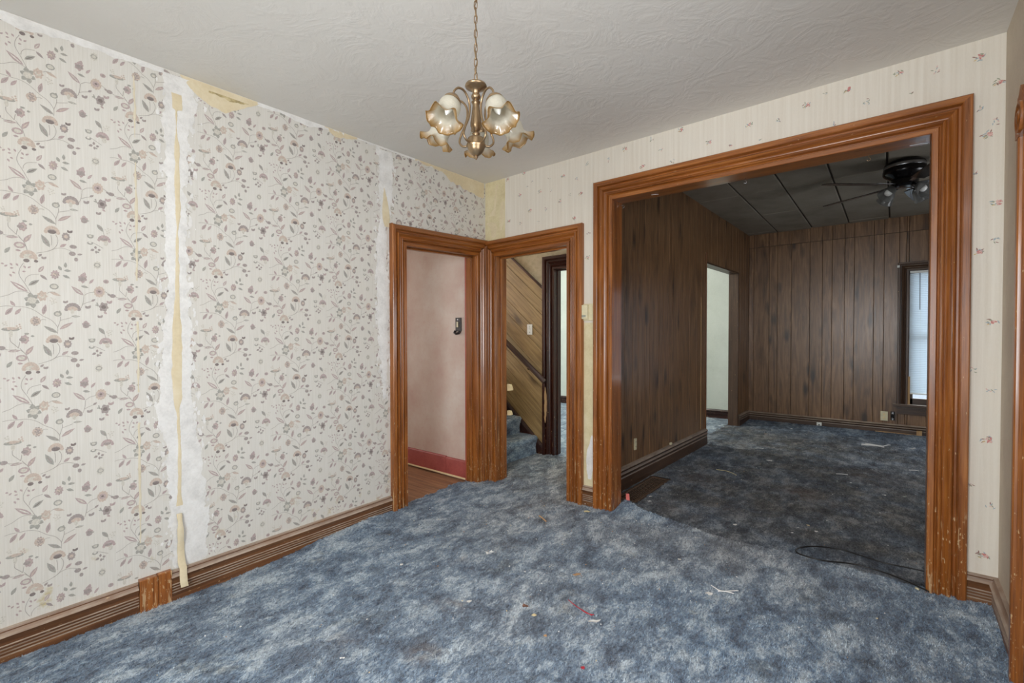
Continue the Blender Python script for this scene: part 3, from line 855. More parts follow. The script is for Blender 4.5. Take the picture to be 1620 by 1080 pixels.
# ------------------------------------------------------------------ floral wallpaper of the left wall
MOTIF = [["L",-.089,.1512,-.0789,.1477,.008,2],
 ["L",-.0788,.1375,-.0694,.1461,.008,2],
 ["L",-.0623,.1547,-.0557,.1431,.008,2],
 ["L",-.0454,.1552,-.0388,.1435,.008,2],
 ["L",-.0232,.1478,-.0165,.1359,.008,2],
 ["L",-.0109,.138,-.0009,.1468,.008,2],
 ["L",-.0274,.1221,-.0163,.1232,.008,2],
 ["L",-.0629,.1332,-.0521,.1344,.008,2],
 ["L",-.0567,.1179,-.0473,.1112,.008,2],
 ["L",-.0641,.1091,-.0585,.0964,.008,2],
 ["S",.0021,0,-.0231,.159,-.0344,.1328,-.0358,.1052,-.019,.0692,-.0011,.0278],
 ["L",.0222,.1236,.0388,.1534,.0157,2],
 ["L",.0242,.1272,.0363,.149,.0041,5],
 ["L",.0257,.1137,.0489,.0918,.0123,1],
 ["S",.0021,0,.0221,.1159,-.0046,.1083,-.0163,.0946,-.0196,.0792],
 ["L",-.0115,.0371,-.0633,.0789,.0202,2],
 ["L",-.0177,.0422,-.0555,.0727,.0052,7],
 ["L",-.0094,.0635,.0246,.0907,.0179,3],
 ["L",-.0053,.0668,.0195,.0866,.0047,6],
 ["L",.0059,-.0023,.0237,-.0093,.0204,3],
 ["L",.0013,-.0086,.005,-.0343,.0204,3],
 ["L",-.0046,-.0063,-.0183,-.0249,.0204,3],
 ["L",-.0059,.0023,-.0233,.0091,.0204,3],
 ["L",-.0013,.0086,-.005,.0342,.0204,3],
 ["L",.0046,.0063,.0186,.0253,.0204,3],
 ["O",.0,.0,.0141,.0141,0,5],
 ["L",.036,.0203,.049,.0193,.0151,4],
 ["L",.034,.0157,.0408,.0005,.0151,4],
 ["L",.0302,.0148,.0259,-.0029,.0151,4],
 ["L",.0276,.0183,.0154,.0113,.0151,4],
 ["L",.028,.0237,.0171,.0325,.0151,4],
 ["L",.0312,.0267,.0298,.0449,.0151,4],
 ["L",.0348,.0253,.0441,.0391,.0151,4],
 ["O",.0317,.0207,.0097,.0097,0,5],
 ["O",.0317,.0238,.0064,.0064,0,4],
 ["O",.0671,.0011,.0032,.0032,0,5],
 ["O",.0607,-.0038,.0032,.0032,0,5],
 ["O",.065,.0097,.0032,.0032,0,5],
 ["O",.0687,-.0071,.0032,.0032,0,5],
 ["O",.0561,.0025,.0032,.0032,0,5],
 ["O",.0723,.0083,.0032,.0032,0,5],
 ["O",.0615,-.0128,.0032,.0032,0,5],
 ["O",.0595,.0141,.0032,.0032,0,5],
 ["O",.0751,-.004,.0032,.0032,0,5],
 ["L",.0556,.0392,.0916,.0244,.0134,4],
 ["S",.0021,0,.0464,.0334,.0574,.0404,.0723,.0404],
 ["O",.0696,.0651,.0148,.0132,0,3],
 ["O",.0696,.0651,.0101,.0085,0,5],
 ["L",.0771,.1177,.0886,.1155,.0113,2],
 ["L",.0756,.1143,.0828,.1022,.0113,2],
 ["L",.0731,.1129,.0726,.0965,.0113,2],
 ["L",.0706,.114,.0627,.1011,.0113,2],
 ["L",.0694,.1172,.0578,.1136,.0113,2],
 ["L",.0699,.1209,.0601,.1284,.0113,2],
 ["L",.0721,.1234,.0685,.1385,.0113,2],
 ["L",.0747,.1236,.0792,.1393,.0113,2],
 ["L",.0767,.1213,.0872,.1302,.0113,2],
 ["O",.0732,.1184,.0085,.0085,0,4],
 ["O",.0792,.1137,.0027,.0027,0,1],
 ["O",.0739,.1094,.0027,.0027,0,1],
 ["O",.0775,.1208,.0027,.0027,0,1],
 ["O",.0806,.107,.0027,.0027,0,1],
 ["O",.07,.1146,.0027,.0027,0,1],
 ["O",.0835,.12,.0027,.0027,0,1],
 ["O",.0746,.102,.0027,.0027,0,1],
 ["O",.0729,.1243,.0027,.0027,0,1],
 ["L",.0941,.1387,.085,.1597,.0134,3],
 ["L",.1076,.1517,.1079,.177,.0123,3],
 ["L",.1017,.1395,.1274,.1395,.0123,3],
 ["L",.0977,.1181,.1224,.1057,.0134,3],
 ["S",.0021,0,-.0924,.0096,-.0691,.0194,-.0487,.0336,-.0281,.0385,-.0073,.0314],
 ["L",-.0495,-.0275,-.0644,-.0035,.0123,2],
 ["L",-.0785,-.0657,-.0556,-.0313,.0168,2],
 ["L",-.0758,-.0615,-.0591,-.0364,.0044,1],
 ["L",-.0506,-.0638,-.0318,-.0352,.0134,2],
 ["S",.0021,0,-.0929,-.0305,-.073,-.0271,-.0495,-.029,-.0221,-.0298,.0058,-.0418,.0342,-.0674,.0595,-.0848,.0778,-.1142,.0781,-.1444],
 ["L",.0335,-.0612,.0428,-.0146,.0168,2],
 ["L",.0346,-.0556,.0414,-.0216,.0044,1],
 ["L",.0137,-.0894,.0256,-.0891,.0128,1],
 ["L",.013,-.0927,.0224,-.1024,.0128,1],
 ["L",.011,-.0947,.0144,-.1107,.0128,1],
 ["L",.0086,-.0948,.0047,-.1108,.0128,1],
 ["L",.0066,-.0928,-.0029,-.1028,.0128,1],
 ["L",.0059,-.0895,-.0057,-.0897,.0128,1],
 ["L",.0067,-.0862,-.0026,-.0766,.0128,1],
 ["L",.0087,-.0841,.0053,-.0683,.0128,1],
 ["L",.0111,-.0841,.0149,-.068,.0128,1],
 ["L",.013,-.0861,.0227,-.076,.0128,1],
 ["O",.0098,-.0894,.0089,.0089,0,4],
 ["O",.0098,-.0894,.017,.017,0,4],
 ["O",.012,-.0894,.0032,.0032,0,1],
 ["O",.007,-.0931,.0032,.0032,0,1],
 ["O",.0103,-.0825,.0032,.0032,0,1],
 ["O",.0133,-.0959,.0032,.0032,0,1],
 ["O",.0034,-.0879,.0032,.0032,0,1],
 ["O",.016,-.0837,.0032,.0032,0,1],
 ["O",.0076,-.1003,.0032,.0032,0,1],
 ["O",.0061,-.0788,.0032,.0032,0,1],
 ["O",.0182,-.0937,.0032,.0032,0,1],
 ["S",.0021,0,.0231,-.0871,.0322,-.0818,.0419,-.0836],
 ["O",.0796,-.0556,.0132,.0122,0,3],
 ["O",.0796,-.0567,.008,.0069,0,5],
 ["L",.0842,-.0529,.087,-.0407,.009,3],
 ["S",.0021,0,.0877,-.0685,.0875,-.0842,.0785,-.1183],
 ["L",.1233,-.0654,.1546,-.0656,.0101,3],
 ["L",.1271,-.0654,.1499,-.0655,.0026,5],
 ["S",.0021,0,.0887,-.0842,.1047,-.0785,.124,-.0712],
 ["L",.0844,-.1246,.1296,-.0923,.0168,2],
 ["L",.0898,-.1207,.1228,-.0972,.0044,4],
 ["L",.0782,-.1403,.0343,-.1095,.0168,3],
 ["L",.0729,-.1366,.0409,-.1141,.0044,1],
 ["O",.0466,-.1773,.007,.0081,0,4],
 ["O",.049,-.1694,.007,.0081,0,4],
 ["O",.0534,-.1629,.007,.0081,0,4],
 ["O",.0593,-.1586,.007,.0081,0,4],
 ["O",.066,-.1572,.007,.0081,0,4],
 ["O",.0727,-.1587,.007,.0081,0,4],
 ["O",.0786,-.163,.007,.0081,0,4],
 ["O",.083,-.1697,.007,.0081,0,4],
 ["O",.0852,-.1778,.007,.0081,0,4],
 ["O",.0658,-.175,.0147,.0105,0,1],
 ["O",.0658,-.1767,.0138,.0085,0,6],
 ["S",.0021,0,.0626,-.1912,.0642,-.212,.0632,-.2354],
 ["S",.0021,0,.0769,-.1862,.0841,-.2047,.082,-.2282,.0686,-.2512,.0462,-.2658,.0171,-.2763],
 ["L",.0582,-.2451,.0318,-.1917,.0213,3],
 ["L",.0551,-.2387,.0358,-.1997,.0055,1],
 ["L",.1138,-.1905,.1249,-.1907,.0128,1],
 ["L",.1129,-.1938,.1212,-.2036,.0128,1],
 ["L",.1108,-.1954,.1125,-.2103,.0128,1],
 ["L",.1083,-.1948,.1027,-.2077,.0128,1],
 ["L",.1067,-.1921,.0965,-.1971,.0128,1],
 ["L",.1068,-.1887,.0966,-.1834,.0128,1],
 ["L",.1084,-.1861,.1031,-.173,.0128,1],
 ["L",.1109,-.1855,.113,-.1707,.0128,1],
 ["L",.113,-.1873,.1216,-.1777,.0128,1],
 ["O",.1102,-.1905,.0077,.0077,0,4],
 ["O",.1102,-.1905,.0127,.0127,0,1],
 ["O",.1102,-.1905,.0074,.0074,0,4],
 ["L",.1235,-.1727,.1152,-.1598,.0111,6],
 ["L",.1235,-.1727,.1323,-.1588,.0111,6],
 ["L",.0905,-.24,.1121,-.2228,.0134,2],
 ["O",.1337,-.2325,.0127,.009,0,1],
 ["O",.1306,-.2644,.0117,.0101,0,1],
 ["L",.147,-.2668,.165,-.2622,.0101,1],
 ["O",.1428,-.2891,.0069,.009,0,1],
 ["S",.0021,0,.0536,-.2636,.0799,-.2465,.1026,-.2447,.1237,-.2519,.1333,-.2646],
 ["O",-.0643,-.1255,.0276,.0085,0,3],
 ["O",-.0636,-.1221,.0201,.0064,0,4],
 ["O",-.0638,-.1443,.0064,.0148,0,5],
 ["O",-.0767,-.1025,.0032,.0032,0,5],
 ["O",-.082,-.1066,.0032,.0032,0,5],
 ["O",-.0784,-.0949,.0032,.0032,0,5],
 ["O",-.0754,-.1097,.0032,.0032,0,5],
 ["O",-.0858,-.1009,.0032,.0032,0,5],
 ["O",-.0361,-.1134,.0032,.0032,0,4],
 ["O",-.042,-.1179,.0032,.0032,0,4],
 ["O",-.038,-.1049,.0032,.0032,0,4],
 ["O",-.0346,-.1213,.0032,.0032,0,4],
 ["O",-.0463,-.1115,.0032,.0032,0,4],
 ["L",-.0827,-.1321,-.0742,-.1197,.009,3],
 ["S",.0021,0,-.0664,-.1592,-.0649,-.1765,-.0533,-.1916,-.0423,-.2053],
 ["L",-.0205,-.1706,-.0105,-.1769,.0141,2],
 ["L",-.0229,-.1736,-.0202,-.1889,.0141,2],
 ["L",-.026,-.1728,-.0326,-.1855,.0141,2],
 ["L",-.0275,-.1687,-.0383,-.1694,.0141,2],
 ["L",-.0262,-.1645,-.0332,-.1526,.0141,2],
 ["L",-.0232,-.1633,-.021,-.1477,.0141,2],
 ["L",-.0206,-.166,-.0109,-.1585,.0141,2],
 ["O",-.0239,-.1685,.0085,.0085,0,4],
 ["O",-.0291,-.1694,.0117,.0085,0,1],
 ["L",-.0055,-.1555,.0065,-.1546,.0101,3],
 ["O",-.0173,-.1444,.0074,.0042,0,3],
 ["S",.0021,0,-.0385,-.1803,-.0407,-.1943,-.0423,-.2053],
 ["L",-.022,-.237,.0031,-.1962,.0179,2],
 ["L",-.019,-.2321,-.0006,-.2023,.0047,4],
 ["L",-.0739,-.2198,-.0341,-.2155,.0123,2],
 ["L",-.0691,-.2193,-.0401,-.2161,.0032,5],
 ["O",-.0335,-.2486,.0175,.0138,0,2],
 ["O",-.0335,-.2486,.0106,.008,0,5],
 ["L",-.0465,-.2715,-.0294,-.2724,.0101,2],
 ["L",-.0771,-.2882,-.061,-.2604,.0146,3],
 ["S",.0021,0,-.0348,-.2155,-.0205,-.234,-.0145,-.2529,-.0106,-.2733],
 ["O",-.0271,-.2956,.0076,.0088,0,4],
 ["O",-.0247,-.2873,.0076,.0088,0,4],
 ["O",-.0201,-.2806,.0076,.0088,0,4],
 ["O",-.014,-.2763,.0076,.0088,0,4],
 ["O",-.0071,-.2751,.0076,.0088,0,4],
 ["O",-.0001,-.2771,.0076,.0088,0,4],
 ["O",.0059,-.282,.0076,.0088,0,4],
 ["O",.0104,-.2892,.0076,.0088,0,4],
 ["O",.0128,-.298,.0076,.0088,0,4],
 ["O",-.0073,-.2941,.016,.0114,0,5],
 ["O",.0061,-.2946,.0138,.0074,0,4],
 ["O",-.0142,-.3121,.0095,.008,0,6],
 ["O",.0148,-.3119,.0069,.0058,0,6],
 ["L",.0223,-.2904,.0333,-.2781,.0101,1],
 ["L",.0392,-.3001,.0321,-.2883,.0101,1],
 ["L",.0392,-.3001,.0467,-.2881,.0101,1],
 ["L",.1662,.0322,.125,.0715,.019,2],
 ["L",.1613,.037,.1312,.0656,.005,5],
 ["L",.1672,.1071,.1782,.0999,.016,2],
 ["L",.1636,.1038,.1637,.0869,.016,2],
 ["L",.16,.1062,.1492,.0965,.016,2],
 ["L",.1599,.1118,.1491,.1189,.016,2],
 ["L",.1635,.1151,.1634,.132,.016,2],
 ["L",.1672,.1127,.1781,.1226,.016,2],
 ["O",.1636,.1094,.0085,.0085,0,1],
 ["O",.1635,.1073,.0138,.0106,0,1],
 ["L",.1677,.1195,.1719,.1387,.0157,2],
 ["L",.1861,.0866,.2027,.1108,.0112,2],
 ["L",.1572,.0746,.1843,.068,.0123,3],
 ["L",.2261,.0525,.2419,.0536,.0168,4],
 ["L",.2254,.049,.2389,.0396,.0168,4],
 ["L",.2235,.0464,.2311,.029,.0168,4],
 ["L",.2209,.0453,.2206,.0247,.0168,4],
 ["L",.2183,.046,.2103,.0278,.0168,4],
 ["L",.2164,.0484,.2029,.0373,.0168,4],
 ["L",.2158,.0518,.2003,.0507,.0168,4],
 ["L",.2165,.0553,.2033,.0646,.0168,4],
 ["L",.2184,.0579,.2109,.0751,.0168,4],
 ["L",.221,.059,.2213,.0796,.0168,4],
 ["L",.2236,.0583,.2317,.0767,.0168,4],
 ["L",.2255,.0559,.2392,.0672,.0168,4],
 ["O",.2209,.0522,.0101,.0101,0,4],
 ["O",.2209,.0522,.0201,.0201,0,4],
 ["O",.2209,.0522,.0127,.0127,0,2],
 ["O",.221,.0533,.0048,.0048,0,6],
 ["S",.0021,0,.1686,.0324,.1828,.0441,.2032,.0493],
 ["S",.0021,0,.167,.0307,.1642,.0009,.1579,-.0236,.152,-.0265],
 ["S",.0021,0,.1621,-.0099,.1762,-.0012,.1945,.0068],
 ["L",.1924,.0051,.2069,.0168,.0101,1],
 ["O",.1077,-.0344,.0072,.0083,0,1],
 ["O",.1103,-.0259,.0072,.0083,0,1],
 ["O",.115,-.0188,.0072,.0083,0,1],
 ["O",.1214,-.014,.0072,.0083,0,1],
 ["O",.1286,-.0121,.0072,.0083,0,1],
 ["O",.1359,-.0133,.0072,.0083,0,1],
 ["O",.1422,-.0176,.0072,.0083,0,1],
 ["O",.1469,-.0243,.0072,.0083,0,1],
 ["O",.1493,-.0328,.0072,.0083,0,1],
 ["O",.1284,-.0309,.0151,.0108,0,4],
 ["O",.1284,-.0317,.018,.0095,0,4],
 ["O",.1275,-.0435,.0064,.0117,0,5],
 ["L",.1807,-.0288,.1712,-.0149,.0121,1],
 ["L",.1807,-.0288,.1906,-.0127,.0121,1],
 ["L",.1056,-.0074,.0981,.0038,.0101,1],
 ["L",.1056,-.0074,.1134,.0057,.0101,1],
 ["O",.2454,.102,.0106,.0095,0,2],
 ["O",.2454,.102,.0053,.0048,0,1],
 ["L",.2187,.1763,.23,.1776,.0129,5],
 ["L",.2176,.1727,.2254,.1631,.0129,5],
 ["L",.215,.171,.2148,.1562,.0129,5],
 ["L",.2123,.1721,.2044,.1609,.0129,5],
 ["L",.2113,.1755,.2002,.1742,.0129,5],
 ["L",.2124,.1791,.2047,.1886,.0129,5],
 ["L",.2151,.1808,.2153,.1956,.0129,5],
 ["L",.2177,.1797,.2257,.1911,.0129,5],
 ["O",.215,.1759,.0073,.0073,0,5],
 ["O",.215,.1759,.0117,.0106,0,3],
 ["O",.215,.1759,.008,.0069,0,5],
 ["L",.24,-.0196,.2537,-.0226,.0177,1],
 ["L",.2369,-.0243,.2411,-.0414,.0177,1],
 ["L",.2324,-.0232,.2231,-.0372,.0177,1],
 ["L",.231,-.0176,.2176,-.0146,.0177,1],
 ["L",.2341,-.0129,.2299,.0042,.0177,1],
 ["L",.2386,-.0139,.248,.0003,.0177,1],
 ["O",.2355,-.0186,.0089,.0089,0,6],
 ["O",.214,-.0075,.0032,.0032,0,3],
 ["O",.2093,-.0108,.0032,.0032,0,3],
 ["O",.2124,-.0015,.0032,.0032,0,3],
 ["O",.2152,-.0131,.0032,.0032,0,3],
 ["L",.2569,-.0023,.2468,.0119,.0121,2],
 ["L",.2569,-.0023,.2673,.0143,.0121,2],
 ["L",.2352,-.0423,.2478,-.0513,.0101,2],
 ["L",.2228,-.0709,.2138,-.0579,.0111,1],
 ["L",.2228,-.0709,.2321,-.0561,.0111,1],
 ["L",.1722,-.0977,.1724,-.084,.016,2],
 ["L",.1754,-.1009,.1852,-.0965,.016,2],
 ["L",.1741,-.106,.18,-.1171,.016,2],
 ["L",.1701,-.1061,.1639,-.1173,.016,2],
 ["L",.1689,-.101,.1593,-.0969,.016,2],
 ["O",.1721,-.1023,.0068,.0068,0,4],
 ["O",.1721,-.1067,.0095,.0127,0,1],
 ["L",.1789,-.1066,.1903,-.1053,.008,3],
 ["L",.2164,-.116,.2394,-.149,.0179,3],
 ["L",.2192,-.1199,.236,-.144,.0047,1],
 ["O",.2584,-.139,.0032,.0032,0,5],
 ["O",.2511,-.1439,.0032,.0032,0,5],
 ["O",.2559,-.1297,.0032,.0032,0,5],
 ["O",.2602,-.1478,.0032,.0032,0,5],
 ["O",.2458,-.1368,.0032,.0032,0,5],
 ["O",.2642,-.1315,.0032,.0032,0,5],
 ["O",.252,-.1535,.0032,.0032,0,5],
 ["O",.1923,-.1761,.0117,.0095,0,3],
 ["O",.1923,-.1745,.0064,.0053,0,5],
 ["L",.1842,-.169,.1801,-.1727,.008,3],
 ["L",.2005,-.1664,.2016,-.1773,.008,3],
 ["O",.1911,-.2072,.0106,.0074,0,3],
 ["O",.1911,-.2044,.0058,.0042,0,7],
 ["L",.21,-.2323,.2102,-.2169,.0101,1],
 ["L",.2059,-.2333,.1915,-.2415,.0123,1],
 ["L",.212,-.239,.2118,-.2532,.0101,1],
 ["L",.2174,-.2369,.2287,-.2329,.0123,1],
 ["L",.2161,-.2424,.2223,-.2492,.009,3],
 ["O",.2226,-.1875,.0059,.0069,0,2],
 ["O",.2249,-.1803,.0059,.0069,0,2],
 ["O",.2291,-.1744,.0059,.0069,0,2],
 ["O",.2348,-.1706,.0059,.0069,0,2],
 ["O",.2413,-.1693,.0059,.0069,0,2],
 ["O",.2477,-.1707,.0059,.0069,0,2],
 ["O",.2534,-.1747,.0059,.0069,0,2],
 ["O",.2576,-.1807,.0059,.0069,0,2],
 ["O",.2598,-.1881,.0059,.0069,0,2],
 ["O",.2411,-.1855,.0125,.0089,0,4],
 ["O",.2398,-.1833,.0138,.0064,0,1],
 ["O",.2472,-.2012,.0085,.0117,0,5],
 ["S",.0021,0,.1981,-.2019,.2185,-.2133,.2372,-.2249],
 ["O",.2688,.0354,.0117,.009,0,1],
 ["L",.2616,.0349,.2489,.0441,.008,1],
 ["S",.0021,0,.2406,.0546,.2532,.0455,.2638,.0395],
 ["S",.0021,0,.2765,.0319,.2895,.0271,.3114,.0284],
 ["S",.0021,0,-.0382,-.2069,-.0195,-.2351],
 ["S",.0021,0,.2381,-.1501,.2421,-.1667]]
PO = (-2.88197, 1.48375)
PV, PU, PD = 0.4825, 0.360, -0.2425


def leaf_pts(x0, y0, x1, y1, w):
    dx, dy = x1 - x0, y1 - y0
    L = math.hypot(dx, dy) + 1e-9
    nx, ny = -dy / L, dx / L
    out = []
    for t, s in ((0, 0), (.18, .62), (.42, 1), (.7, .72), (1, 0), (.7, -.62), (.42, -.85), (.18, -.55)):
        out.append((x0 + dx * t + nx * w * .5 * s, y0 + dy * t + ny * w * .5 * s))
    return out


def prim_faces(q):
    k = q[0]
    if k == 'L':
        return q[6], [leaf_pts(*q[1:5], q[5])]
    if k == 'O':
        x, y, rx, ry = q[1:5]
        return q[6], [[(x + rx * math.cos(t * math.pi / 5), y + ry * math.sin(t * math.pi / 5)) for t in range(10)]]
    c = q[2]
    pts = [(q[i], q[i + 1]) for i in range(3, len(q), 2)]
    P3 = curve([(a, b, 0) for a, b in pts], 4) if len(pts) > 2 else [Vector((a, b, 0)) for a, b in pts]
    fs = []
    hw = q[1] / 2
    for a, b in zip(P3[:-1], P3[1:]):
        d = (b - a)
        if d.length < 1e-6: continue
        n = Vector((-d.y, d.x, 0)).normalized() * hw
        e = d.normalized() * hw * .4
        a2, b2 = a - e, b + e
        fs.append([(a2 + n)[:2], (b2 + n)[:2], (b2 - n)[:2], (a2 - n)[:2]])
    return c, fs


MF = [prim_faces(q) for q in MOTIF]
mb = MB()
PX = .0008
for (y0, y1, zz) in ((-4.30, D1[0] - .14, None), (D1[0] - .14, 0.0, 2.10)):
    n = 6
    for i in range(n):
        a, b = y0 + (y1 - y0) * i / n, y0 + (y1 - y0) * (i + 1) / n
        za = (fl(0, a) + .12) if zz is None else zz
        zb = (fl(0, b) + .12) if zz is None else zz
        mb.poly([(PX, a, za), (PX, b, zb), (PX, b, ce(0, b)), (PX, a, ce(0, a))], 0)
for iu in range(-5, 10):
    for iv in range(-9, 9):
        ou = PO[0] + PU * iu
        ov = PO[1] + PD * iu + PV * iv
        if ou < -4.6 or ou > .6 or ov < -.5 or ov > 3.3: continue
        fade = random.Random(iu * 31 + iv).random()
        for idx, (c, fs) in enumerate(MF):
            off = PX + .0002 + idx * .0000016
            for f in fs:
                cy = sum(p[0] for p in f) / len(f) + ou
                cz = sum(p[1] for p in f) / len(f) + ov
                if cy < -4.25 or cy > -.006 or cz > ce(0, cy) - .012: continue
                if cz < fl(0, cy) + .168: continue
                if cy > D1[0] - .15 and cz < 2.165 + .02 * cy: continue
                mb.poly([(off, p[0] + ou, p[1] + ov) for p in f], c + 1)
mb.build('floral_wallpaper', [M['paper']] + PRINT, wall_left)


# ------------------------------------------------------------------ torn and patched strips on the left wall
def interp(tab, z, k):
    tab = sorted(tab)
    if z <= tab[0][0]: return tab[0][k]
    for a, b in zip(tab[:-1], tab[1:]):
        if a[0] <= z <= b[0]:
            t = (z - a[0]) / (b[0] - a[0] + 1e-9)
            return a[k] + (b[k] - a[k]) * t
    return tab[-1][k]


def ragged_strip(name, tab, x, mat, parent, amp=.012, step=.008, seed=1, relief=.0012, cols=8, to=lambda s, z, x: (x, s, z), islands=0):
    """upright strip between two torn edges; tab = (z, s_left, s_right)"""
    vn = VN(seed)
    z0, z1 = min(t[0] for t in tab), max(t[0] for t in tab)
    n = max(2, int((z1 - z0) / step))
    mb = MB()
    rows = []
    for i in range(n + 1):
        z = z0 + (z1 - z0) * i / n
        a, b = interp(tab, z, 1), interp(tab, z, 2)
        a += amp * (float(fbm(vn, z * 22, 3.3, 4)) - .5) * 3.0
        b += amp * (float(fbm(vn, z * 22, 40.7, 4)) - .5) * 3.0
        if b < a + .002: b = a + .002
        row = []
        for j in range(cols + 1):
            t = j / cols
            s = a + (b - a) * t
            h = relief * (0.35 + float(fbm(vn, s * 45, z * 45, 3))) * min(1, 4 * t, 4 * (1 - t))
            row.append(to(s, z, x + h))
        rows.append(row)
    mb.rings(rows, 0, False, False)
    rr = random.Random(seed)
    for k in range(islands):
        z = rr.uniform(z0, z1)
        side = rr.choice((1, 2))
        s = interp(tab, z, side) + rr.gauss(0, amp * 1.3)
        r = abs(rr.gauss(.004, .006)) + .002
        ph = [r * rr.uniform(.5, 1.3) for _ in range(9)]
        mb.poly([to(s + ph[t] * .7 * math.cos(t * 2 * math.pi / 9), z + ph[t] * 1.4 * math.sin(t * 2 * math.pi / 9), x + (.00012 + k * .000003) * (1 if relief > 0 else -1)) for t in range(9)])
    o = mb.build(name, mat, parent)
    return o


XP = .0018
ragged_strip('plaster_patch', [(2.672, -2.395, -2.29), (2.56, -2.395, -2.245), (2.43, -2.405, -2.285), (2.09, -2.398, -2.318), (1.75, -2.402, -2.310), (1.43, -2.406, -2.300), (1.23, -2.420, -2.292), (.98, -2.45, -2.290), (.80, -2.425, -2.275), (.78, -2.410, -2.268), (.45, -2.401, -2.240), (.13, -2.385, -2.235), (.12, -2.38, -2.26)],
             XP, M['plaster'], wall_left, .016, .005, 3, .0010, islands=420)
ragged_strip('tan_strip', [(2.58, -2.368, -2.325), (2.50, -2.366, -2.322), (2.495, -2.352, -2.346), (2.40, -2.353, -2.345), (2.30, -2.358, -2.338), (2.10, -2.362, -2.335), (1.95, -2.358, -2.338), (1.88, -2.355, -2.347), (1.70, -2.362, -2.345), (1.50, -2.368, -2.346), (1.36, -2.380, -2.338), (1.10, -2.383, -2.338), (1.00, -2.378, -2.342), (.93, -2.366, -2.352), (.75, -2.360, -2.350), (.50, -2.366, -2.347), (.44, -2.372, -2.345)],
             XP + .0014, M['backing'], wall_left, .004, .006, 5, .0008)
ragged_strip('plaster_patch', [(2.672, -1.135, -1.02), (2.58, -1.125, -1.010), (2.42, -1.125, -1.012), (2.28, -1.120, -1.022), (2.20, -1.125, -1.050), (2.10, -1.135, -1.072), (2.00, -1.150, -1.064), (1.70, -1.150, -1.060), (1.40, -1.138, -1.060), (1.15, -1.125, -1.058), (.95, -1.108, -1.066), (.86, -1.098, -1.078)],
             XP, M['plaster'], wall_left, .012, .005, 9, .0010, islands=300)
ragged_strip('tan_strip', [(2.40, -1.090, -1.082), (2.30, -1.098, -1.050), (2.18, -1.100, -1.036), (2.12, -1.085, -1.040)], XP + .0014, M['backing'], wall_left, .006, .006, 12, .0006)
ragged_strip('tan_strip', [(2.18, -2.523, -2.518), (1.95, -2.524, -2.514), (1.60, -2.524, -2.518)], XP, M['faint_tan'], wall_left, .003, .008, 15, .0004)
ragged_strip('tan_strip', [(1.40, -2.524, -2.517), (1.20, -2.524, -2.515), (1.05, -2.522, -2.518)], XP, M['faint_tan'], wall_left, .003, .008, 16, .0004)
ragged_strip('tan_strip', [(.90, -2.524, -2.516), (.60, -2.526, -2.514), (.30, -2.524, -2.518)], XP, M['faint_tan'], wall_left, .003, .008, 17, .0004)
ragged_strip('tan_strip', [(2.60, -2.524, -2.517), (2.45, -2.524, -2.515), (2.30, -2.522, -2.518)], XP, M['faint_tan'], wall_left, .003, .008, 18, .0004)
# loose tail of torn paper that hangs over the baseboard
mb = MB()
rows = []
vn = VN(21)
for i in range(30):
    t = i / 29
    z = .40 - .375 * t
    xo = .012 + .032 * float(sst(.45, .85, t)) + .012 * math.sin(t * 7)
    a = -2.372 + .010 * (float(fbm(vn, t * 9, 1.5)) - .5) + .004 * t
    b = -2.349 + .014 * (float(fbm(vn, t * 9, 7.5)) - .5) + .014 * t
    rows.append([(xo - .004, a, z), (xo + .003, (a + b) / 2, z + .003), (xo - .001, b, z)])
rows2 = [[(x - .0012, y, z) for x, y, z in reversed(r)] for r in rows]
mb.rings([r + q for r, q in zip(rows, rows2)])
smooth_by_angle(mb.build('hanging_paper_tail', M['backing'], wall_left), 60)


def top_strip(name, tab, mat, seed, amp=.008, x=XP, off=0.003):
    """ragged strip below the ceiling; tab = (y, depth)"""
    vn = VN(seed)
    mb = MB()
    y0, y1 = tab[0][0], tab[-1][0]
    n = int((y1 - y0) / .008)
    rows = []
    for i in range(n + 1):
        y = y0 + (y1 - y0) * i / n
        d = max(.003, interp(tab, y, 1) + amp * (float(fbm(vn, y * 25, 2.2)) - .5) * 3)
        zt = ce(0, y) - off
        rows.append([(x + .0008 * float(vn(y * 60, k)), y, zt - d * k / 3) for k in range(4)])
    mb.rings(rows, 0, False, False)
    return mb.build(name, mat, wall_left)


top_strip('plaster_patch', [(-3.4, .03), (-3.0, .035), (-2.9, .05), (-2.75, .03), (-2.55, .028), (-2.40, .03)], M['plaster'], 31)
top_strip('tan_strip', [(-2.33, .004), (-2.28, .06), (-2.20, .115), (-2.12, .125), (-2.03, .07), (-1.93, .004)], M['backing'], 33)
top_strip('mould_stain', [(-2.20, .004), (-2.16, .018), (-2.12, .012), (-2.09, .022), (-2.05, .014), (-2.00, .004)], M['mould'], 39, .012, XP + .001, .035)
top_strip('plaster_patch', [(-1.95, .018), (-1.80, .02), (-1.66, .035), (-1.52, .018), (-1.4, .012)], M['plaster'], 34)
top_strip('tan_strip', [(-1.55, .006), (-1.46, .045), (-1.38, .035), (-1.30, .004)], M['backing'], 35)
top_strip('plaster_patch', [(-1.3, .010), (-1.0, .012), (-.8, .012), (-.62, .02), (-.45, .012)], M['plaster'], 36, .005)
top_strip('tan_strip', [(-.80, .004), (-.72, .025), (-.62, .02), (-.52, .03), (-.42, .09), (-.30, .10), (-.22, .12), (-.10, .14), (-.02, .12)], M['backing'], 37, .014, XP + .001)

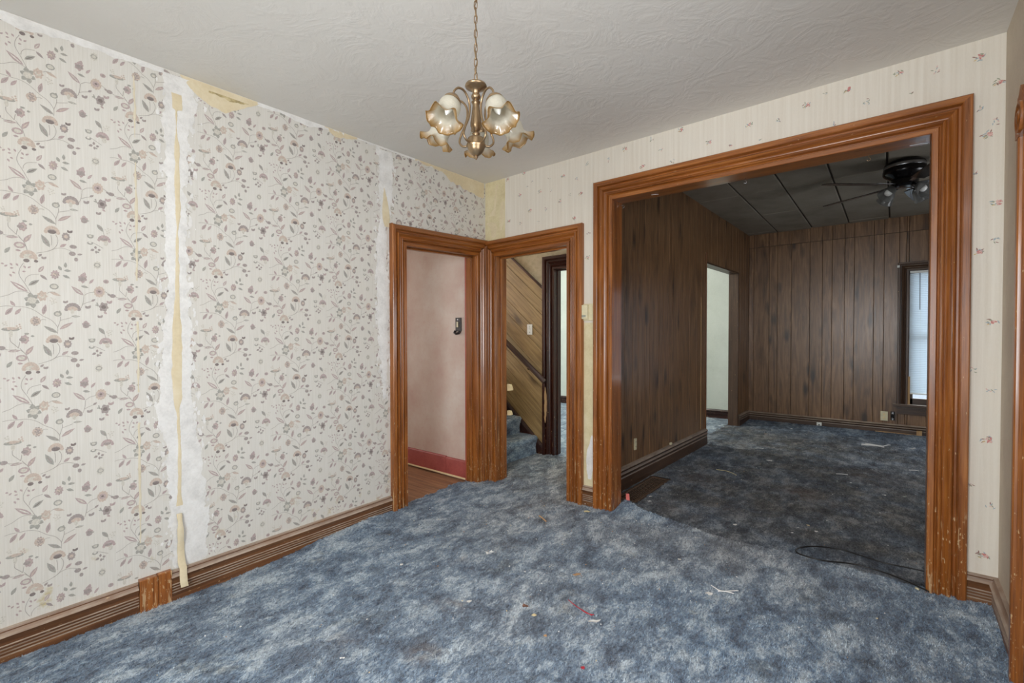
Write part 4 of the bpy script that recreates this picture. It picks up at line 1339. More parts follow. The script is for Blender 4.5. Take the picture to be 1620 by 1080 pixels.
# ------------------------------------------------------------------ rose-sprig wallpaper of the back wall
mb = MB()
PY = -.0008
cz = lambda x: ce(x, 0)
for (a, b, z0) in ((.236, 1.03, 2.12), (1.03, 1.135, .0), (1.135, 3.145, 2.42), (3.145, 3.262, .0)):
    mb.poly([(a, PY, z0), (b, PY, z0), (b, PY, cz(b)), (a, PY, cz(a))], 0)
B = [(0.265, 2.68), (0.447, 2.697), (0.399, 2.523), (0.613, 2.508), (0.512, 2.372), (0.84, 2.588), (0.811, 2.394), (1.001, 2.417), (0.279, 2.321), (0.946, 2.237), (1.066, 1.919), (2.482, 2.628), (2.672, 2.653), (2.885, 2.665), (3.171, 2.635), (3.237, 2.497), (3.206, 2.264), (3.239, 1.943), (3.181, 1.721), (3.228, 1.388), (3.219, 0.833), (3.211, 0.282), (2.183, 2.605), (1.951, 2.557), (1.771, 2.69), (1.372, 2.662), (1.5, 2.51)]
S = [(0.97, 2.538), (0.676, 2.352), (0.412, 2.274), (1.075, 2.103), (2.755, 2.56), (2.346, 2.588), (2.616, 2.484), (3.024, 2.629), (3.181, 2.392), (3.229, 2.316), (3.257, 2.134), (3.164, 2.094), (3.238, 1.765), (3.251, 1.214), (3.165, 1.159), (3.23, 1.068), (3.162, 0.607), (3.233, 0.523), (1.566, 2.68), (1.638, 2.59), (1.715, 2.491), (2.08, 2.51), (1.236, 2.618), (1.06, 2.636), (3.253, 2.69)]
T = [(0.541, 2.606), (0.708, 2.596), (0.726, 2.491), (0.481, 2.571), (0.593, 2.262), (0.901, 2.427), (2.933, 2.547), (2.571, 2.664), (2.251, 2.499)]
rr = random.Random(5)


def dab(x, z, dx, dz, w, mi, lay):
    mb.poly([(a, PY - .0004 - .00003 * lay, b) for a, b in leaf_pts(x - dx, z - dz, x + dx, z + dz, w)], mi)


for (x, z) in B:
    if x > 3.245: continue
    s = .9 if x > 3.0 else .8
    for k in range(9):
        a = rr.uniform(0, 6.28); r = rr.uniform(.006, .026) * s
        t = rr.uniform(0, 6.28)
        dab(x + r * math.cos(a), z + .8 * r * math.sin(a), .010 * s * math.cos(t), .010 * s * math.sin(t), .006 * s, rr.choice((3, 3, 4, 4, 5)), k)
    for k in range(7):
        a = rr.uniform(0, 6.28); r = rr.uniform(0, .012) * s
        t = rr.uniform(0, 6.28)
        dab(x + .006 + r * math.cos(a), z + r * math.sin(a), .009 * s * math.cos(t), .009 * s * math.sin(t), .009 * s, rr.choice((1, 1, 2, 2)), 10 + k)
    dab(x - .012 * s, z - .012 * s, .006, .003, .005, 6, 20)
for (x, z) in S:
    if x > 3.25: continue
    for k in range(7):
        a = rr.uniform(0, 6.28); r = rr.uniform(.002, .016); t = rr.uniform(0, 6.28)
        dab(x + r * math.cos(a), z + r * math.sin(a), .007 * math.cos(t), .007 * math.sin(t), .0045, rr.choice((4, 4, 3, 5, 2)), k)
for (x, z) in T:
    for k in range(3):
        dab(x + rr.uniform(-.012, .012), z + rr.uniform(-.006, .006), .006, rr.uniform(-.004, .004), .004, rr.choice((3, 4, 5)), k)
mb.build('rose_sprig_wallpaper', [M['rose_paper']] + ROSE, wall_back)
# stripped corner beside the floral wall, with scraped swathes
ragged_strip('stripped_patch', [(2.12, .002, .237), (2.4, .002, .237), (2.698, .002, .238)], -.0008, M['glue'], wall_back, .001, .02, 41, -.0002, 4, lambda s, z, x: (s, x, z))
ragged_strip('scraped_swathe', [(2.20, .08, .12), (2.28, .07, .15), (2.33, .02, .12), (2.34, .02, .06)], -.0016, M['backing'], wall_back, .006, .008, 42, -.0003, 4, lambda s, z, x: (s, x, z))
ragged_strip('scraped_swathe', [(2.39, .03, .12), (2.45, .10, .13), (2.6, .12, .14), (2.66, .13, .17)], -.0016, M['backing'], wall_back, .006, .008, 43, -.0003, 4, lambda s, z, x: (s, x, z))
ragged_strip('scraped_swathe', [(2.25, .17, .20), (2.36, .17, .23), (2.5, .19, .232)], -.0016, M['backing'], wall_back, .005, .008, 44, -.0003, 4, lambda s, z, x: (s, x, z))
# yellowed lower wall and a torn flake between the two casings
ragged_strip('torn_flake', [(.22, 1.07, 1.10), (.30, 1.055, 1.115), (.42, 1.06, 1.12), (.50, 1.085, 1.11), (.56, 1.10, 1.108)], -.0020, M['plaster'], wall_back, .006, .006, 45, -.0006, 4, lambda s, z, x: (s, x, z))
ragged_strip('yellowed_strip', [(.16, 1.03, 1.135), (.9, 1.03, 1.135), (1.42, 1.03, 1.135)], -.0014, M['glue'], wall_back, .0005, .02, 46, -.0002, 3, lambda s, z, x: (s, x, z))

# ------------------------------------------------------------------ panelled back room
BA, BB_ = Vector((1.105, .14, 0)), Vector((1.235, 4.30, 0))
BD = (BB_ - BA).normalized()
BN = Vector((BD.y, -BD.x, 0))
LM = axes(BA, BD, BN, (0, 0, 1))           # local: x along the wall, y into the room, z up
BL = (BB_ - BA).length
DS0, DS1, DHZ = 2.362, 3.640, 2.165


def lw(s, z, d=0.0):
    p = BA + BD * s + BN * d
    return (p.x, p.y, z)


def lfl(s): 
    p = BA + BD * s
    return fl(p.x, p.y)


mb = MB()
for (a, b, c, d) in ((-.10, DS0, -.25, 2.95), (DS0, DS1, DHZ, 2.95), (DS1, BL + .05, -.25, 2.95)):
    mb.hexa([lw(a, c, -.12), lw(b, c, -.12), lw(b, c, -.008), lw(a, c, -.008), lw(a, d, -.12), lw(b, d, -.12), lw(b, d, -.008), lw(a, d, -.008)])
wall_bl = struct(mb.build('wall_back_room_left', M['tile_joint']), 'dark panelled left wall of the back room')
WID = [.067, .196, .103, .170, .215, .143, .105, .136, .100, .199, .100, .145]


def plank(parent, origin, Xv, Nv, width, height, thick, mat, name='plank'):
    g, c = .0016, .0022
    mb = MB()
    x0, x1 = g, width - g
    mb.rings([[(x0, 0, 0), (x1, 0, 0), (x1, thick - c, 0), (x1 - c, thick, 0), (x0 + c, thick, 0), (x0, thick - c, 0)],
              [(x0, 0, height), (x1, 0, height), (x1, thick - c, height), (x1 - c, thick, height), (x0 + c, thick, height), (x0, thick - c, height)]])
    return mb.build(name, mat, parent, axes(origin, Xv, Nv, (0, 0, 1)))


s = 0.0
k = 3
while s < BL - .001:
    wd = WID[k % 12]
    e = min(s + wd, BL)
    for (cut0, cut1, z0) in ((0, DS0, None), (DS0, DS1, DHZ), (DS1, BL, None)):
        a, b = max(s, cut0), min(e, cut1)
        if b - a < .012: continue
        zb = (lfl(a) + .10) if z0 is None else z0
        zt = bce(.14 + a) + .02
        plank(wall_bl, lw(a, zb, -.008), BD, BN, b - a, zt - zb, .008, M['panel'])
    s = e
    k += 1
# jambs of the doorway in it
tr = struct(empty('trim_5'), 'flat brown jambs of the doorway in the panelled wall')
for s_, sg in ((DS0, -1), (DS1, 1)):
    beam('jamb', lw(s_ + sg * .001, lfl(s_) - .01, -.06), lw(s_ + sg * .001, DHZ, -.06), .125, .02, BN, M['dark_base'], tr)
beam('head_jamb', lw(DS0, DHZ, -.06), lw(DS1, DHZ, -.06), .125, .02, BN, M['dark_base'], tr)
beam('corner_bead', lw(DS0 - .006, lfl(DS0) + .10, .006), lw(DS0 - .006, DHZ + .12, .006), .012, .012, BN, M['base'], tr)
beam('corner_bead', lw(DS0 - .16, lfl(DS0) + .20, .002), lw(DS0 - .16, 1.75, .002), .006, .006, BN, M['raw_wood'], tr)
bs = struct(empty('baseboard_back_room'), 'dark stained baseboards of the back room')
board('baseboard', BACKBASE, lw(0.0, lfl(0) + .004), lw(DS0, lfl(DS0) - .01), (0, 0, 1), BN, M['dark_base'], bs)
board('baseboard', BACKBASE, lw(DS1 + .01, lfl(DS1)), lw(BL, lfl(BL)), (0, 0, 1), BN, M['dark_base'], bs, us=.8)

mb = MB()
FY = 4.30
WX0, WX1, WZ0, WZ1 = 3.003, 3.88, .47, 2.095
mb.box((1.0, FY + .008, -.25), (WX0, FY + .13, 2.95)); mb.box((WX1, FY + .008, -.25), (4.95, FY + .13, 2.95))
mb.box((WX0, FY + .008, -.25), (WX1, FY + .13, WZ0)); mb.box((WX0, FY + .008, WZ1), (WX1, FY + .13, 2.95))
wall_far = struct(mb.build('wall_back_room_far', M['tile_joint']), 'dark panelled far wall of the back room')
x = 1.235
k = 0
JZ = 2.57
while x < 4.74:
    wd = WID[k % 12]
    e = min(x + wd, 4.745)
    for (c0, c1, blocks) in ((1.2, WX0, ((None, JZ - .003), (JZ + .003, None))), (WX0, WX1, ((None, WZ0), (WZ1, JZ - .003), (JZ + .003, None))), (WX1, 4.75, ((None, JZ - .003), (JZ + .003, None)))):
        a, b = max(x, c0), min(e, c1)
        if b - a < .012: continue
        for zb, zt in blocks:
            zb = fl(a, FY) + .09 if zb is None else zb
            zt = bce(FY) + .02 if zt is None else zt
            plank(wall_far, (a, FY + .008, zb), (1, 0, 0), (0, -1, 0), b - a, zt - zb, .008, M['panel'])
    x = e
    k += 1
board('baseboard', BACKBASE, (1.235, FY, fl(1.24, FY) + .0), (4.75, FY, fl(4.75, FY) - .02), (0, 0, 1), (0, -1, 0), M['dark_base'], bs, us=.74)
mb = MB()
R6 = (1.7, 2.7)
mb.box((4.75, .1, -.25), (4.88, R6[0], 2.95)); mb.box((4.75, R6[1], -.25), (4.88, 4.42, 2.95)); mb.box((4.75, R6[0], -.25), (4.88, R6[1], .65)); mb.box((4.75, R6[0], 2.15), (4.88, R6[1], 2.95))
struct(mb.build('wall_back_room_right', M['panel']), 'panelled right wall of the back room')

# window of the far wall with its casing
wn = window('window_3', WX0, WX1, WZ0, WZ1, FY + .02, -1, M['dark_base'])
mb = MB(); mb.box((WX0 + .04, FY + .085, WZ0 + .05), (WX1 - .04, FY + .089, WZ1 - .04)); mb.build('window_pane', M['pane'], wn)
for sx, xx in ((-1, WX0), (1, WX1)):
    board('side_casing', CASING, (xx, FY, WZ0 - .005), (xx, FY, WZ1), (sx, 0, 0), (0, -1, 0), M['dark_base'], wn, 0, 1, .70, .8)
    beam('jamb', (xx + sx * .002, FY + .05, WZ0), (xx + sx * .002, FY + .05, WZ1), .11, .012, (0, 1, 0), M['dark_base'], wn)
board('head_casing', CASING, (WX0, FY, WZ1), (WX1, FY, WZ1), (0, 0, 1), (0, -1, 0), M['dark_base'], wn, -1, 1, .70, .8)
beam('window_sill', (WX0 - .14, FY - .025, WZ0 - .012), (WX1 + .14, FY - .025, WZ0 - .012), .075, .028, (0, 1, 0), M['dark_base'], wn)
beam('window_apron', (WX0 - .10, FY - .012, WZ0 - .075), (WX1 + .10, FY - .012, WZ0 - .075), .095, .022, (0, 0, 1), M['dark_base'], wn)
beam('window_apron', (WX0 - .10, FY - .016, WZ0 - .045), (WX1 + .10, FY - .016, WZ0 - .045), .018, .03, (0, 0, 1), M['dark_base'], wn)
beam('broken_stop', (WX0 + .012, FY - .004, WZ0), (WX0 + .012, FY - .004, WZ0 + .34), .022, .012, (1, 0, 0), M['raw_wood'], wn)

# venetian blind
vb = tag(empty('venetian_blind', (WX0 + .012, FY + .03, .60)), 'white slatted blind lowered over the back room window', 'blind')
bw = WX1 - WX0 - .024
mb = MB(); mb.box((0, -.018, 1.465), (bw, .018, 1.49)); mb.build('headrail', M['white_plastic'], vb)
mb = MB()
n = 5
top = [[(xx, -.0125 + .025 * i / n, .003 * math.sin(math.pi * i / n)) for i in range(n + 1)] for xx in (0, bw)]
mb.rings([top[0] + [(a, b, c - .0006) for a, b, c in reversed(top[0])], top[1] + [(a, b, c - .0006) for a, b, c in reversed(top[1])]])
first = None
for k in range(68):
    if first is None:
        first = o = mb.build('slat', M['slat'], vb)
    else:
        o = first.copy(); COL.objects.link(o); o.parent = vb
    o.location = (0, 0, .022 + k * .0213)
    o.rotation_euler = (math.radians(58), 0, 0)
mb = MB(); mb.box((0, -.012, -.004), (bw, .012, .010)); mb.build('bottom_rail', M['white_plastic'], vb)
for xx in (.10, .80):
    for yy in (-.013, .013):
        mb = MB(); mb.tube([(xx, yy, 0), (xx, yy, 1.47)], .0008, 5); mb.build('ladder_cord', M['white_plastic'], vb)
mb = MB(); mb.tube([(.09, -.024, 1.46), (.092, -.026, 1.02)], .0035, 6); mb.build('tilt_wand', M['black_plastic'], vb)

# ------------------------------------------------------------------ stair hall, white room, pink hallway
HY = 1.05
HO = (.045, .83)
mb = MB()
mb.box((-3.2, HY, -.25), (HO[0] - J, HY + .06, 2.8)); mb.box((HO[1] + J, HY, -.25), (1.06, HY + .06, 2.8)); mb.box((HO[0] - J, HY, 2.05), (HO[1] + J, HY + .06, 2.8))
wall_h = struct(mb.build('wall_hall_far', M['tan_wall']), 'tan papered wall of the stair hall')
mb = MB()
mb.box((-4.4, HY + .06, -.25), (HO[0] - J, HY + .12, 2.8)); mb.box((HO[1] + J, HY + .06, -.25), (1.06, HY + .12, 2.8)); mb.box((HO[0] - J, HY + .06, 2.05), (HO[1] + J, HY + .12, 2.8))
struct(mb.build('wall_white_room_near', M['white_wall']), 'near wall of the white room')
mb = MB(); mb.box((-4.4, 4.24, -.25), (1.18, 4.42, 2.8)); struct(mb.build('wall_white_room_far', M['white_wall']), 'greenish white far wall seen through two doorways')
mb = MB(); mb.box((-4.35, 1.1, -.25), (-4.22, 2.05, 2.8)); mb.box((-4.35, 3.35, -.25), (-4.22, 4.3, 2.8)); mb.box((-4.35, 2.05, -.25), (-4.22, 3.35, .75)); mb.box((-4.35, 2.05, 2.25), (-4.22, 3.35, 2.8))
struct(mb.build('wall_white_room_left', M['white_wall']), 'window wall of the white room')
mb = MB(); mb.hexa([lw(-.1, -.25, -.16), lw(DS0, -.25, -.16), lw(DS0, -.25, -.121), lw(-.1, -.25, -.121), lw(-.1, 2.8, -.16), lw(DS0, 2.8, -.16), lw(DS0, 2.8, -.121), lw(-.1, 2.8, -.121)])
struct(mb.build('wall_hall_right', M['white_wall']), 'right wall of the stair hall and white room')
cl = struct(empty('added_light_white_room', (-.6, 2.7, 2.70)), 'added flush ceiling light filling the white room out of view')  # unseen fixture, added to carry the fill light below
mb = MB(); mb.lathe([(.15, 0), (.155, -.012), (.15, -.02)], 24); mb.build('added_lamp_base', M['white_plastic'], cl)
mb = MB(); mb.lathe([(.145, -.02), (.14, -.05), (.11, -.085), (.05, -.105), (.001, -.11)], 24, cap=False); smooth_by_angle(mb.build('added_lamp_glass', M['shade'], cl))
ll = bpy.data.lights.new('white_room_fill', 'POINT'); ll.energy = 88; ll.shadow_soft_size = .12; ll.color = (1.0, .99, .96)  # point light added to brighten the white room evenly
lo_ = link('white_room_fill', ll); lo_.location = (-.6, 2.7, 2.45)
bw_ = struct(empty('baseboard_white_room'), 'dark baseboard of the white room')
board('baseboard', BASE, (-4.22, 4.24, fl(-4.22, 4.24)), (1.08, 4.24, fl(1.08, 4.24)), (0, 0, 1), (0, -1, 0), M['dark_trim'], bw_, us=.85)
# pink hallway
mb = MB()
mb.box((-3.2, -.06, -.25), (-.13, .05, 2.8))
wall_p = struct(mb.build('wall_pink_hall', M['pink']), 'faded pink wall of the hallway')
mb = MB(); mb.box((-2.6, -1.5, -.25), (-2.48, -.05, .85)); mb.box((-2.6, -1.5, 2.05), (-2.48, -.05, 2.7)); mb.box((-2.6, -1.85, -.25), (-2.48, -1.5, 2.7)); mb.box((-2.6, -.75, .85), (-2.48, -.05, 2.05))
struct(mb.build('wall_pink_hall_left', M['pink']), 'window end of the pink hallway')
mb = MB(); mb.box((-2.6, -1.85, -.25), (-.12, -1.75, 2.7)); struct(mb.build('wall_pink_hall_near', M['pink']), 'near wall of the pink hallway')
mb = MB(); mb.box((-3.3, .0, -.25), (-3.2, 1.15, 1.4)); mb.box((-3.3, .0, 2.5), (-3.2, 1.15, 2.8)); mb.box((-3.3, .0, 1.4), (-3.2, .22, 2.5)); mb.box((-3.3, .98, 1.4), (-3.2, 1.15, 2.5)); struct(mb.build('wall_stairwell_end', M['tan_wall']), 'end wall of the stairwell')
pb = struct(empty('baseboard_pink_hall'), 'red painted baseboard of the pink hallway')
z = lambda x: fl(x, -.06) - .012
PB = [(0, 0), (0, .018), (.160, .018), (.168, .014), (.172, .008), (.173, 0)]
board('baseboard', PB, (-2.48, -.06, z(-2.48)), (-.46, -.06, z(-.46)), (0, 0, 1), (0, -1, 0), M['red_trim'], pb)
board('baseboard', PB, (-.455, -.06, z(-.455)), (-.13, -.06, z(-.13)), (0, 0, 1), (0, -1, 0), M['red_trim'], pb, vs=1.1, us=.97)
board('shoe_moulding', [(0, 0), (0, .012), (.006, .011), (.010, .004), (.011, 0)], (-2.48, -.078, z(-2.48)), (-.13, -.080, z(-.13)), (0, 0, 1), (0, -1, 0), M['cream'], pb)
t7 = struct(empty('trim_6'), 'red painted casing edge in the pink hallway')
beam('casing_strip', (-.152, -.078, z(-.15)), (-.152, -.078, 2.3), .042, .034, (1, 0, 0), M['red_strip'], t7)
# hallway of the stairs: dark door frame
casing_set('trim_7', 'dark stained door frame between stair hall and white room', HO[0], HO[1], 2.03, 2.03, 'x', HY, -1, .12, M['dark_trim'], 1.0, 1.0, stops=True)
mb = MB()
vn = VN(51)
rows = []
for i in range(24):
    zz = .36 + .40 * i / 23
    wv = .034 * math.sin(math.pi * i / 23) ** .6
    c0 = -.052 + .012 * (float(fbm(vn, zz * 14, 2)) - .5)
    rows.append([(c0 - wv * .5 * (.7 + float(vn(zz * 40, 1)) * .6), HY - .0405, zz), (c0, HY - .0415, zz), (c0 + wv * .5 * (.7 + float(vn(zz * 40, 9)) * .6), HY - .0405, zz)])
mb.rings(rows, 0, False, False)
mb.build('worn_bare_patch', M['raw_wood'], bpy.data.objects['trim_7'])

# diagonal boards beside the stairs
SL = -.855
ang = math.atan(SL)
dv = Vector((math.cos(ang), 0, math.sin(ang)))
nv = Vector((-dv.z, 0, dv.x))               # up and to the right
P0 = Vector((-.09, HY, .10))                # foot of the skirting line
x0, x1 = -1.75, -.102
tot = 1.30
edges = [0, .17, .29, .46, .60, .78, .90, 1.08, 1.20, tot]
for a, b in zip(edges[:-1], edges[1:]):
    g = .0015
    mb = MB()
    pts = []
    for (d, xx) in ((a + g, x1), (b - g, x1), (b - g, x0), (a + g, x0)):
        base = P0 + nv * d
        t = (xx - base.x) / dv.x
        pts.append((d, t))
    orig = P0
    mb.rings([[(d, 0, t) for d, t in pts], [(d, .010, t) for d, t in pts], [(d + (.002 if q in (0, 3) else -.002), .012, t) for q, (d, t) in enumerate(pts)]])
    o = mb.build('diagonal_board', M['diag'], wall_h, axes(orig, nv, (0, -1, 0), dv))
def dpt(d, xx):
    b_ = P0 + nv * d
    return b_ + dv * ((xx - b_.x) / dv.x) + Vector((0, -.010, 0))


beam('cap_strip', dpt(tot + .010, -1.75), dpt(tot + .010, -.105), .022, .024, nv, M['dark_trim'], wall_h)

# staircase
st = tag(empty('staircase', (0, 0, 0)), 'carpeted stairs climbing to the left behind the hall doorway', 'staircase')
RUN, RISE = .232, .188
vn = VN(61)
for k in range(6):
    mb = MB()
    xn = -.165 - RUN * k
    zt = .205 + RISE * k
    zb = zt - RISE - .05
    prof = [(xn - RUN - .05, zt), (xn - .12, zt + .004), (xn - .04, zt + .002), (xn - .015, zt - .006), (xn, zt - .028), (xn - .004, zt - .055), (xn - .022, zt - .08), (xn - .028, zt - .12), (xn - .022, zb + .02), (xn - .02, zb), (xn - RUN - .05, zb)]
    rows = []
    for i in range(25):
        yy = .15 + (1.025 - .15) * i / 24
        rows.append([(px + .016 * (float(fbm(vn, yy * 9 + k * 3, j * 1.7)) - .5), yy, pz + .012 * (float(fbm(vn, yy * 9 + k * 5, j * 1.3 + 9)) - .5)) for j, (px, pz) in enumerate(prof)])
    mb.rings(rows)
    o = mb.build('carpeted_step', M['carpet'], st)
    smooth_by_angle(o, 70)
# skirting board of the flight
sk = lambda d0, t: P0 + nv * d0 + dv * t
tl = -1.9
beam('skirt_cap', sk(-.012, tl) + Vector((0, -.020, 0)), sk(-.012, .01) + Vector((0, -.020, 0)), .030, .032, nv, M['rail'], st)
mb = MB()
pts = [(-.09, .085), (-1.6, .085 + 1.51 * -SL), (-1.6, .95), (-.42, -.02), (-.09, -.02)]
mb.rings([[(a, HY - .018, b) for a, b in pts], [(a, HY - .001, b) for a, b in pts]])
mb.build('skirt_board', M['dark_trim'], st)

# handrail
hr = tag(empty('handrail', (0, HY, 0)), 'worn brown handrail sloping down the knotty boards', 'handrail')
ra, rb = Vector((-.035, -.075, .815)), Vector((-1.45, -.075, .815 + 1.415 * .775))
mb = MB()
zc = (rb - ra).normalized()
uu = Vector((0, 1, 0))
vv_ = zc.cross(uu)
pr = [(.024 * math.cos(t * math.pi / 8), .030 * math.sin(t * math.pi / 8)) for t in range(16)]
L = (rb - ra).length
mb.rings([[(a * .85, b * .85, 0) for a, b in pr], [(a, b, .008) for a, b in pr], [(a, b, L) for a, b in pr]])
smooth_by_angle(mb.build('rail', M['rail'], hr, axes(ra, uu, vv_, zc)))
for t in (.30, 1.1):
    q = ra + zc * t
    mb = MB(); mb.tube([(q.x, q.y + .005, q.z - .02), (q.x, q.y + .012, q.z - .055), (q.x, q.y + .06, q.z - .07)], .007, 8); mb.build('rail_bracket', M['black_metal'], hr)

# ------------------------------------------------------------------ carpets
cn1, cn2, cn3 = VN(71), VN(72), VN(73)
RISET = [(-4.3, .012), (-3.0, .014), (-2.53, .004), (-2.40, .0), (-2.147, -.006), (-1.83, .006), (-1.685, .024), (-1.38, .048), (-1.24, .058), (-1.056, .044), (-.91, .03), (-.80, .004), (0, .0)]
rzy = np.array([t[0] for t in RISET]); rzz = np.array([t[1] for t in RISET])
EDX = np.array([1.27, 1.35, 1.45, 1.60, 1.77, 1.957, 2.144, 2.377, 2.7, 3.02])
EDY = np.array([.20, .17, .13, .10, .075, .02, .02, .06, .05, .02])


def nfl(x, y): return 0.0108 * x + np.where(y < 0, .018, .012) * y


STAINS = [(1.352, -1.855, .075, 1.0), (1.40, -1.80, .03, .9), (1.21, -1.54, .07, .9), (1.12, -1.60, .05, .6), (1.02, -2.05, .10, .6), (.62, .62, .26, 1.0), (.80, .40, .15, .8), (.75, -.30, .10, .5), (1.55, .35, .12, .6),
          (1.75, .30, .10, .5), (2.30, 1.25, .16, 1.0), (2.55, 1.10, .10, .7), (2.7, 2.1, .3, .6), (1.5, 1.15, .2, .6), (1.95, .55, .12, .6), (3.05, -.9, .07, .7), (2.0, -1.4, .05, .5), (.9, -1.2, .06, .5)]


def stain(X, Y):
    s = 0 * X
    for (a, b, r_, k) in STAINS:
        s = np.maximum(s, k * np.exp(-(((X - a) ** 2 + (Y - b) ** 2) / r_ ** 2) ** 1.3))
    return s


def seam(x): return np.interp(x, EDX, EDY) + .03 * (fbm(cn2, x * 9, x * 0 + 4.4, 4) - .5)


def grid_mesh(name, x0, x1, y0, y1, res, keep, hfn, dfn, mat):
    nx, ny = int(round((x1 - x0) / res)), int(round((y1 - y0) / res))
    xs = np.linspace(x0, x1, nx + 1); ys = np.linspace(y0, y1, ny + 1)
    X, Y = np.meshgrid(xs, ys, indexing='ij')
    # jitter so the weave of the grid does not show
    X = X + (RNG.random(X.shape) - .5) * res * .5
    Y = Y + (RNG.random(Y.shape) - .5) * res * .5
    Z = hfn(X, Y)
    D = np.clip(dfn(X, Y), 0, 1)
    cx = (X[:-1, :-1] + X[1:, 1:]) / 2; cy = (Y[:-1, :-1] + Y[1:, 1:]) / 2
    K = keep(cx, cy)
    idx = np.arange((nx + 1) * (ny + 1)).reshape(nx + 1, ny + 1)
    q = np.stack([idx[:-1, :-1], idx[1:, :-1], idx[1:, 1:], idx[:-1, 1:]], -1)[K]
    used, inv = np.unique(q, return_inverse=True)
    q = inv.reshape(q.shape)
    co = np.stack([X.ravel(), Y.ravel(), Z.ravel()], -1)[used]
    me = bpy.data.meshes.new(name)
    me.vertices.add(len(co)); me.vertices.foreach_set('co', co.ravel())
    me.loops.add(q.size); me.loops.foreach_set('vertex_index', q.ravel().astype(np.int32))
    me.polygons.add(len(q))
    me.polygons.foreach_set('loop_start', np.arange(0, q.size, 4, dtype=np.int32))
    me.polygons.foreach_set('use_smooth', np.ones(len(q), bool))
    me.update(calc_edges=True)
    at = me.attributes.new('dirt', 'FLOAT', 'POINT')
    at.data.foreach_set('value', D.ravel()[used].astype(np.float32))
    at = me.attributes.new('stain', 'FLOAT', 'POINT')
    at.data.foreach_set('value', stain(X, Y).ravel()[used].astype(np.float32))
    me.materials.append(mat)
    return link(name, me)


def fuzz(X, Y, a=.010, b=.004):
    return a * (fbm(cn1, X * 7, Y * 7, 4) - .5) + b * (RNG.random(X.shape) - .5) + .009 * (fbm(cn3, X * 38, Y * 38, 3) - .5)


def front_keep(x, y):
    n = .03 * (fbm(cn2, y * 14, y * 0 + 1.7, 4) - .5)
    room = (x > .022) & (x < 3.250) & (y > -4.29) & (y < -.006)
    d1 = (y > D1[0] + .004) & (y < D1[1] - .004) & (x <= .03) & (x > -.135 + 2.0 * n - .03 * np.exp(-((y + .3) / .12) ** 2))
    d2 = (x > D2[0] + .002) & (x < D2[1] - .002) & (y >= -.01) & (y < .16)
    hall = (y > .142) & (y < HY - .003) & (x > -.20) & (x < .958)
    bo = (x > BO[0] + .002) & (x < BO[1] - .002) & (y >= -.01) & (y < seam(x))
    return room | d1 | d2 | hall | bo


def front_h(X, Y):
    Z = nfl(X, Y) + .006 + fuzz(X, Y)
    r = np.interp(Y, rzy, rzz) * np.clip(1 - X / .30, 0, 1) ** 1.4 * (X > .0)
    Z = Z + r + np.where(X < .0, -.012 * sst(0, -.14, X), 0)
    e = np.maximum(0, 1 - np.abs(Y - seam(X)) / .10) * (X > 1.2) * (X < 3.02)
    Z = Z + .018 * e * sst(2.3, 1.3, X)
    Z = Z + .020 * np.exp(-((X - 1.32) / .08) ** 2 - ((Y - .13) / .10) ** 2)
    Z = Z + .03 * np.exp(-((X - .30) / .10) ** 2 - ((Y - .10) / .10) ** 2) * (Y > -.05)
    Z = Z + .018 * np.exp(-((X - 3.16) / .12) ** 2 - ((Y + .12) / .16) ** 2)
    Z = Z + .012 * np.clip(1 - (3.25 - X) / .15, 0, 1)
    return Z


def front_d(X, Y):
    d = .04 + .80 * sst(-.25, .35, Y) * (X < 1.1)
    d = d + .55 * np.exp(-((X - .75) / .45) ** 2 - ((Y + .35) / .55) ** 2)
    d = d + .65 * np.exp(-((X - 2.0) / .75) ** 2 - ((Y + .02) / .50) ** 2) - .5 * np.exp(-((X - 1.45) / .25) ** 2 - ((Y - .06) / .09) ** 2)
    d = d + .30 * np.exp(-((X - 1.5) / .5) ** 2 - ((Y + 1.2) / .7) ** 2)
    d = d - .6 * np.exp(-((X - 3.15) / .22) ** 2 - ((Y + .2) / .35) ** 2)
    d = d - .5 * np.exp(-((X - 1.35) / .2) ** 2 - ((Y - .08) / .12) ** 2)
    return d + .5 * (fbm(cn2, X * 2.3, Y * 2.3, 4) - .5)


def front_keep_near(x, y): return front_keep(x, y) & (y > -3.2)


def front_keep_rear(x, y): return front_keep(x, y) & (y <= -3.19)


tag(grid_mesh('carpet', -.21, 3.26, -4.30, 1.05, .0095, front_keep, front_h, front_d, M['carpet']),
    'mottled blue plush carpet of the front room, running into the stair hall', 'carpet')


def back_keep(x, y):
    lx = 1.105 + (y - .14) * .03125
    room = (x > lx + .020) & (x < 4.745) & (y > .148) & (y < 4.272)
    bo = (x > BO[0] + .002) & (x < BO[1] - .002) & (y > seam(x) - .012) & (y < .17)
    room = room & ~((x < 3.02) & (y < seam(x) - .012)) & ~((x > 1.163) & (x < 1.345) & (y > .255) & (y < .985))
    dw = (x > lx - .165) & (x <= lx + .03) & (y > 2.51) & (y < 3.77)
    return room | bo | dw


def back_h(X, Y):
    Z = nfl(X, Y) + .004 + fuzz(X, Y, .008, .003) * .7
    Z = Z + .022 * np.clip(1 - (4.27 - Y) / .35, 0, 1)
    return Z


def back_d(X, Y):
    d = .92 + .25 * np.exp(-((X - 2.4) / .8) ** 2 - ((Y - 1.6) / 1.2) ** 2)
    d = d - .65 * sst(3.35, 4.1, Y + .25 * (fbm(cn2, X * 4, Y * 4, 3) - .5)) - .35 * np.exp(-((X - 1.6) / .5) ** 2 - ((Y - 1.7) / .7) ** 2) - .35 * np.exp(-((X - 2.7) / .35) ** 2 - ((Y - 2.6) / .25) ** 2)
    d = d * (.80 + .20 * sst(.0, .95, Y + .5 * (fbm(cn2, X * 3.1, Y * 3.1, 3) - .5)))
    return d + .7 * (fbm(cn2, X * 2.0 + 9, Y * 2.0, 4) - .5)


